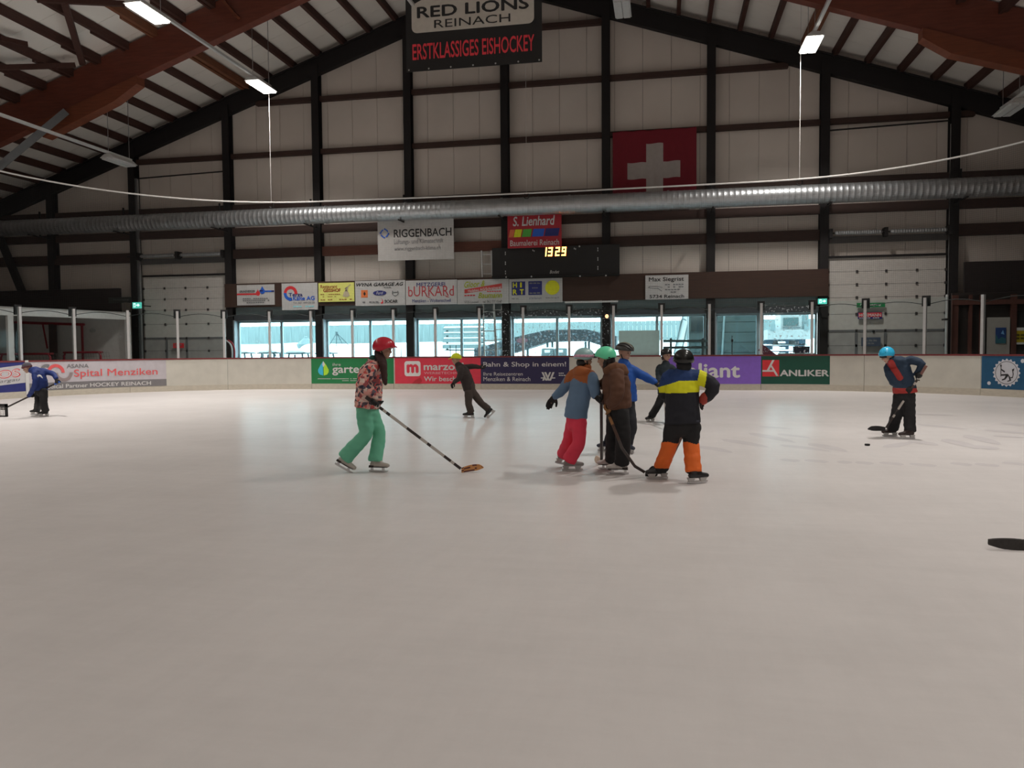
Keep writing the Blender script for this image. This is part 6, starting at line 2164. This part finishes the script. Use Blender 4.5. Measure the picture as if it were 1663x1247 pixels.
sd = (g.J((1482, 584, -0.12)) - g.J((1442, 596, 0.1)))
g.upper([(1469.5, 638, 0, 0.19, 0.15), (1467.5, 618, 0, 0.165, 0.145), (1462, 602, 0, 0.165, 0.135), (1459, 591, 0, 0.16, 0.11), (1447, 585, -0.04, 0.08, 0.08)],
        [[(1443, 597, 0.08, 0.078), (1451, 620, -0.06, 0.068), (w2, 0.052)], [(1481, 585, -0.08, 0.072), (1497, 591.5, -0.14, 0.06), (w1, 0.046)]], [NAVY2, REDJ], p7_fn, side=sd, folds=0.008, voxel=0.007)
g.lower([((1461, 642, 0.06), (1457, 669, 0.02), ('g', 1445.5, 709), (-0.95, -0.25, 0), (0.10, 0.09, 0.092)), ((1476, 642, -0.05), (1477, 670, -0.03), ('g', 1473.5, 713), (-0.97, -0.2, 0), (0.10, 0.09, 0.092))],
        (1469, 638, 0, 0.16, 0.13), BLKT, bootm=M('boot_brown', (0.035, 0.02, 0.018), 0.5), folds=0.008)
h = g.helmet(M('helmet_sky', ph(38, 138, 190, 2.0), 0.25, var=0.02), rad=(0.114, 0.132, 0.116))
f_, r_, u_ = g.hf
for s in (-0.6, 0, 0.6):
    MB().ell(g.hc + u_ * 0.03 + (f_ * math.cos(s) * 0.8 + r_ * math.sin(s) * 0.8) * 0.118 + u_ * 0.068, (0.012, 0.006, 0.006), (r_, u_, f_), 10, 6).build('vent', BLACK, h)
MB().loft([g.hc + f_ * 0.09 + u_ * 0.02 - r_ * 0.06, g.hc + f_ * 0.103 + u_ * 0.018, g.hc + f_ * 0.09 + u_ * 0.02 + r_ * 0.06], [(0.016, 0.008)] * 3, side=u_, seg=8, sub=3).build('glasses', BLACK, g.root, True)
g.finish()
p = on_ice(1408.5, 723.5)
pk = MB()
pk.loft([p + Z * 0.0, p + Z * 0.003, p + Z * 0.024, p + Z * 0.027], [0.036, 0.038, 0.038, 0.036], seg=28, cap=False)
tag(pk.build('puck', M('rubber', (0.008, 0.008, 0.008), 0.7)), 'black puck on the ice before the skater with the sky blue helmet', 'puck')

# ---------------------------------------------------------------- yellow cap
DKJ = M('charcoal_cloth', ph(40, 34, 33, 1.9), 0.85)
DKT = M('umber_cloth', ph(52, 45, 41, 1.9), 0.85)
g = Skater('skater in dark clothes and a yellow-green cap striding past the red advert', 765, 679, (-0.95, -0.12))
g.head((741, 583.5, 0), (-0.98, -0.1, -0.15))
w1 = g.free((738, 620, -0.17), (732, 627, -0.18), (0.3, 0.9, 0.0), GBLACK, curl=30)
w2 = g.free((778, 596, 0.2), (787, 597, 0.22), (0.1, 0.6, 0.7), GBLACK)
g.upper([(762, 634, 0, 0.14, 0.125), (759, 620, 0, 0.145, 0.135), (753, 605, 0, 0.15, 0.135), (748, 598, 0, 0.13, 0.11), (744, 592, 0, 0.075, 0.075)],
        [[(748, 600, -0.13, 0.072), (746, 613, -0.19, 0.062), (w1, 0.048)], [(752, 597, 0.12, 0.07), (767, 595, 0.19, 0.06), (w2, 0.047)]], DKJ)
g.lower([((761, 637, -0.075), (761, 656, -0.08), ('g', 762, 679), (-1, 0.0, 0), (0.09, 0.078, 0.08)), ((767, 636, 0.075), (781, 654, 0.08), ('l', 798.5, 674, 0.05), (-0.69, -0.1, -0.70), (0.09, 0.075, 0.078))],
        (763, 633, 0, 0.125, 0.12), DKT, bootm=BLACK)
g.helmet(M('cap_lime', ph(168, 182, 28, 1.9), 0.7), rad=(0.098, 0.118, 0.11), lim=CAP_LIM, name='cap', strap=False)
f_, r_, u_ = g.hf
MB().loft([g.hc + f_ * 0.085 + u_ * 0.045 - r_ * 0.06, g.hc + f_ * 0.15 + u_ * 0.035, g.hc + f_ * 0.085 + u_ * 0.045 + r_ * 0.06], [(0.03, 0.006)] * 3, side=f_, seg=8, sub=3).build('peak', MATS['cap_lime'], g.root, True)
g.finish()

# ---------------------------------------------------------------- blue jersey by the shelter
JERS = M('royal_cloth', ph(16, 36, 92, 1.5), 0.75, var=0.05)
g = Skater('skater in royal blue jersey and grey knit cap bent over a stick', 68, 676.5, (-0.92, -0.35))
g.head((44.5, 597.5, -0.05), (-0.85, -0.4, -0.35))
tp, hl = g.J((97, 619.5, -0.05)), at(8, 666, g.Y + 0.15)
ax = (hl - tp).normalized()
stick('hockey_stick', 'dark stick pushed into the small black frame by the blue jersey', tp, hl, at(-8, 666, g.Y + 0.1), SOLE, BLACK, grip=BLUEP)
LL = (hl - tp).length
w1 = g.grip(tp + ax * LL * 0.48, ax, g.J((57, 628, -0.24)), GBLACK)
w2 = g.grip(tp + ax * 0.07, ax, g.J((87, 608, 0.05)), GBLACK, thumb=-1)
g.upper([(67, 634, 0, 0.145, 0.135), (66.5, 622, 0, 0.155, 0.145), (63, 611, 0, 0.165, 0.14), (59, 603, 0, 0.14, 0.11), (51, 601, -0.02, 0.075, 0.075)],
        [[(57, 606, -0.14, 0.075), (57, 625, -0.22, 0.062), (w1, 0.048)], [(71, 603, 0.12, 0.075), (86, 607, 0.10, 0.062), (w2, 0.048)]], JERS, folds=0.008)
g.lower([((71, 636, -0.07), (71, 653, -0.08), ('g', 71.5, 676.5), (-1, -0.05, 0), (0.09, 0.08, 0.08)), ((63, 636, 0.07), (62, 653, 0.08), ('g', 58, 673.5), (-1, -0.1, 0), (0.088, 0.078, 0.075))],
        (67, 632, 0, 0.13, 0.12), BLKT, bootm=BLACK)
BEAN = M('knit_grey', ph(58, 56, 62, 2.0), 0.9, var=0.15, scale=40)
h = g.helmet(BEAN, rad=(0.09, 0.108, 0.105), lim=CAP_LIM, name='knit_cap', strap=False)
f_, r_, u_ = g.hf
ring = [g.hc + u_ * 0.028 + f_ * math.cos(a) * 0.108 + r_ * math.sin(a) * 0.09 + u_ * (0.012 * math.cos(a)) for a in [2 * math.pi * k / 30 for k in range(31)]]
MB().loft(ring, [(0.018, 0.006)] * 31, side=u_, seg=8).build('band', M('knit_maroon', ph(70, 36, 40, 2.0), 0.9), h, True)
em = MB()
p = g.J((64.5, 612.5, -0.175))
em.loft([p + V((-0.07, 0, -0.02)), p + V((-0.03, -0.006, 0.035)), p + V((0.03, -0.006, 0.03)), p + V((0.065, 0.01, -0.02))], [(0.012, 0.012), (0.02, 0.02), (0.018, 0.018), (0.006, 0.006)], seg=8, sub=3)
em.build('emblem', WHITE, g.root, True)
g.finish()

# ---------------------------------------------------------------- small black frame at the edge and the near stick
p = on_ice(10, 677)
e = empty('practice_goal', (p.x - 0.35, p.y, 0), 'small black practice goal with white netting by the blue jersey', 'goal')
w, h_ = 0.9, 0.30
for x in (p.x, p.x - w):
    MB().box(x - 0.03, x + 0.0, p.y, p.y + 0.06, 0, h_).build('post', BLACK, e)
MB().box(p.x - w - 0.03, p.x, p.y, p.y + 0.06, h_ - 0.07, h_).build('crossbar', BLACK, e)
MB().box(p.x - w - 0.03, p.x, p.y, p.y + 0.05, 0, 0.03).build('base_bar', BLACK, e)
mb = MB()
for k in range(6):
    z = 0.05 + 0.035 * k
    mb.bar((p.x - w, p.y + 0.05, z), (p.x - 0.02, p.y + 0.05, z), 0.014, 0.014)
for k in range(12):
    x = p.x - 0.05 - w * k / 12
    mb.bar((x, p.y + 0.055, 0.02), (x, p.y + 0.055, h_ - 0.06), 0.006, 0.006)
mb.build('netting', WHITE, e)
hl = on_ice(1690, 894)
te = on_ice(1608, 893.5)
stick('hockey_stick', 'taped black stick blade lying on the bare ice, its shaft out of view', hl + V((0.75, -0.55, 0.95)), hl, te, SOLE, M('tape_black', (0.04, 0.036, 0.034), 0.8, var=0.3, scale=30), blade_h=0.068, taper=0.6)
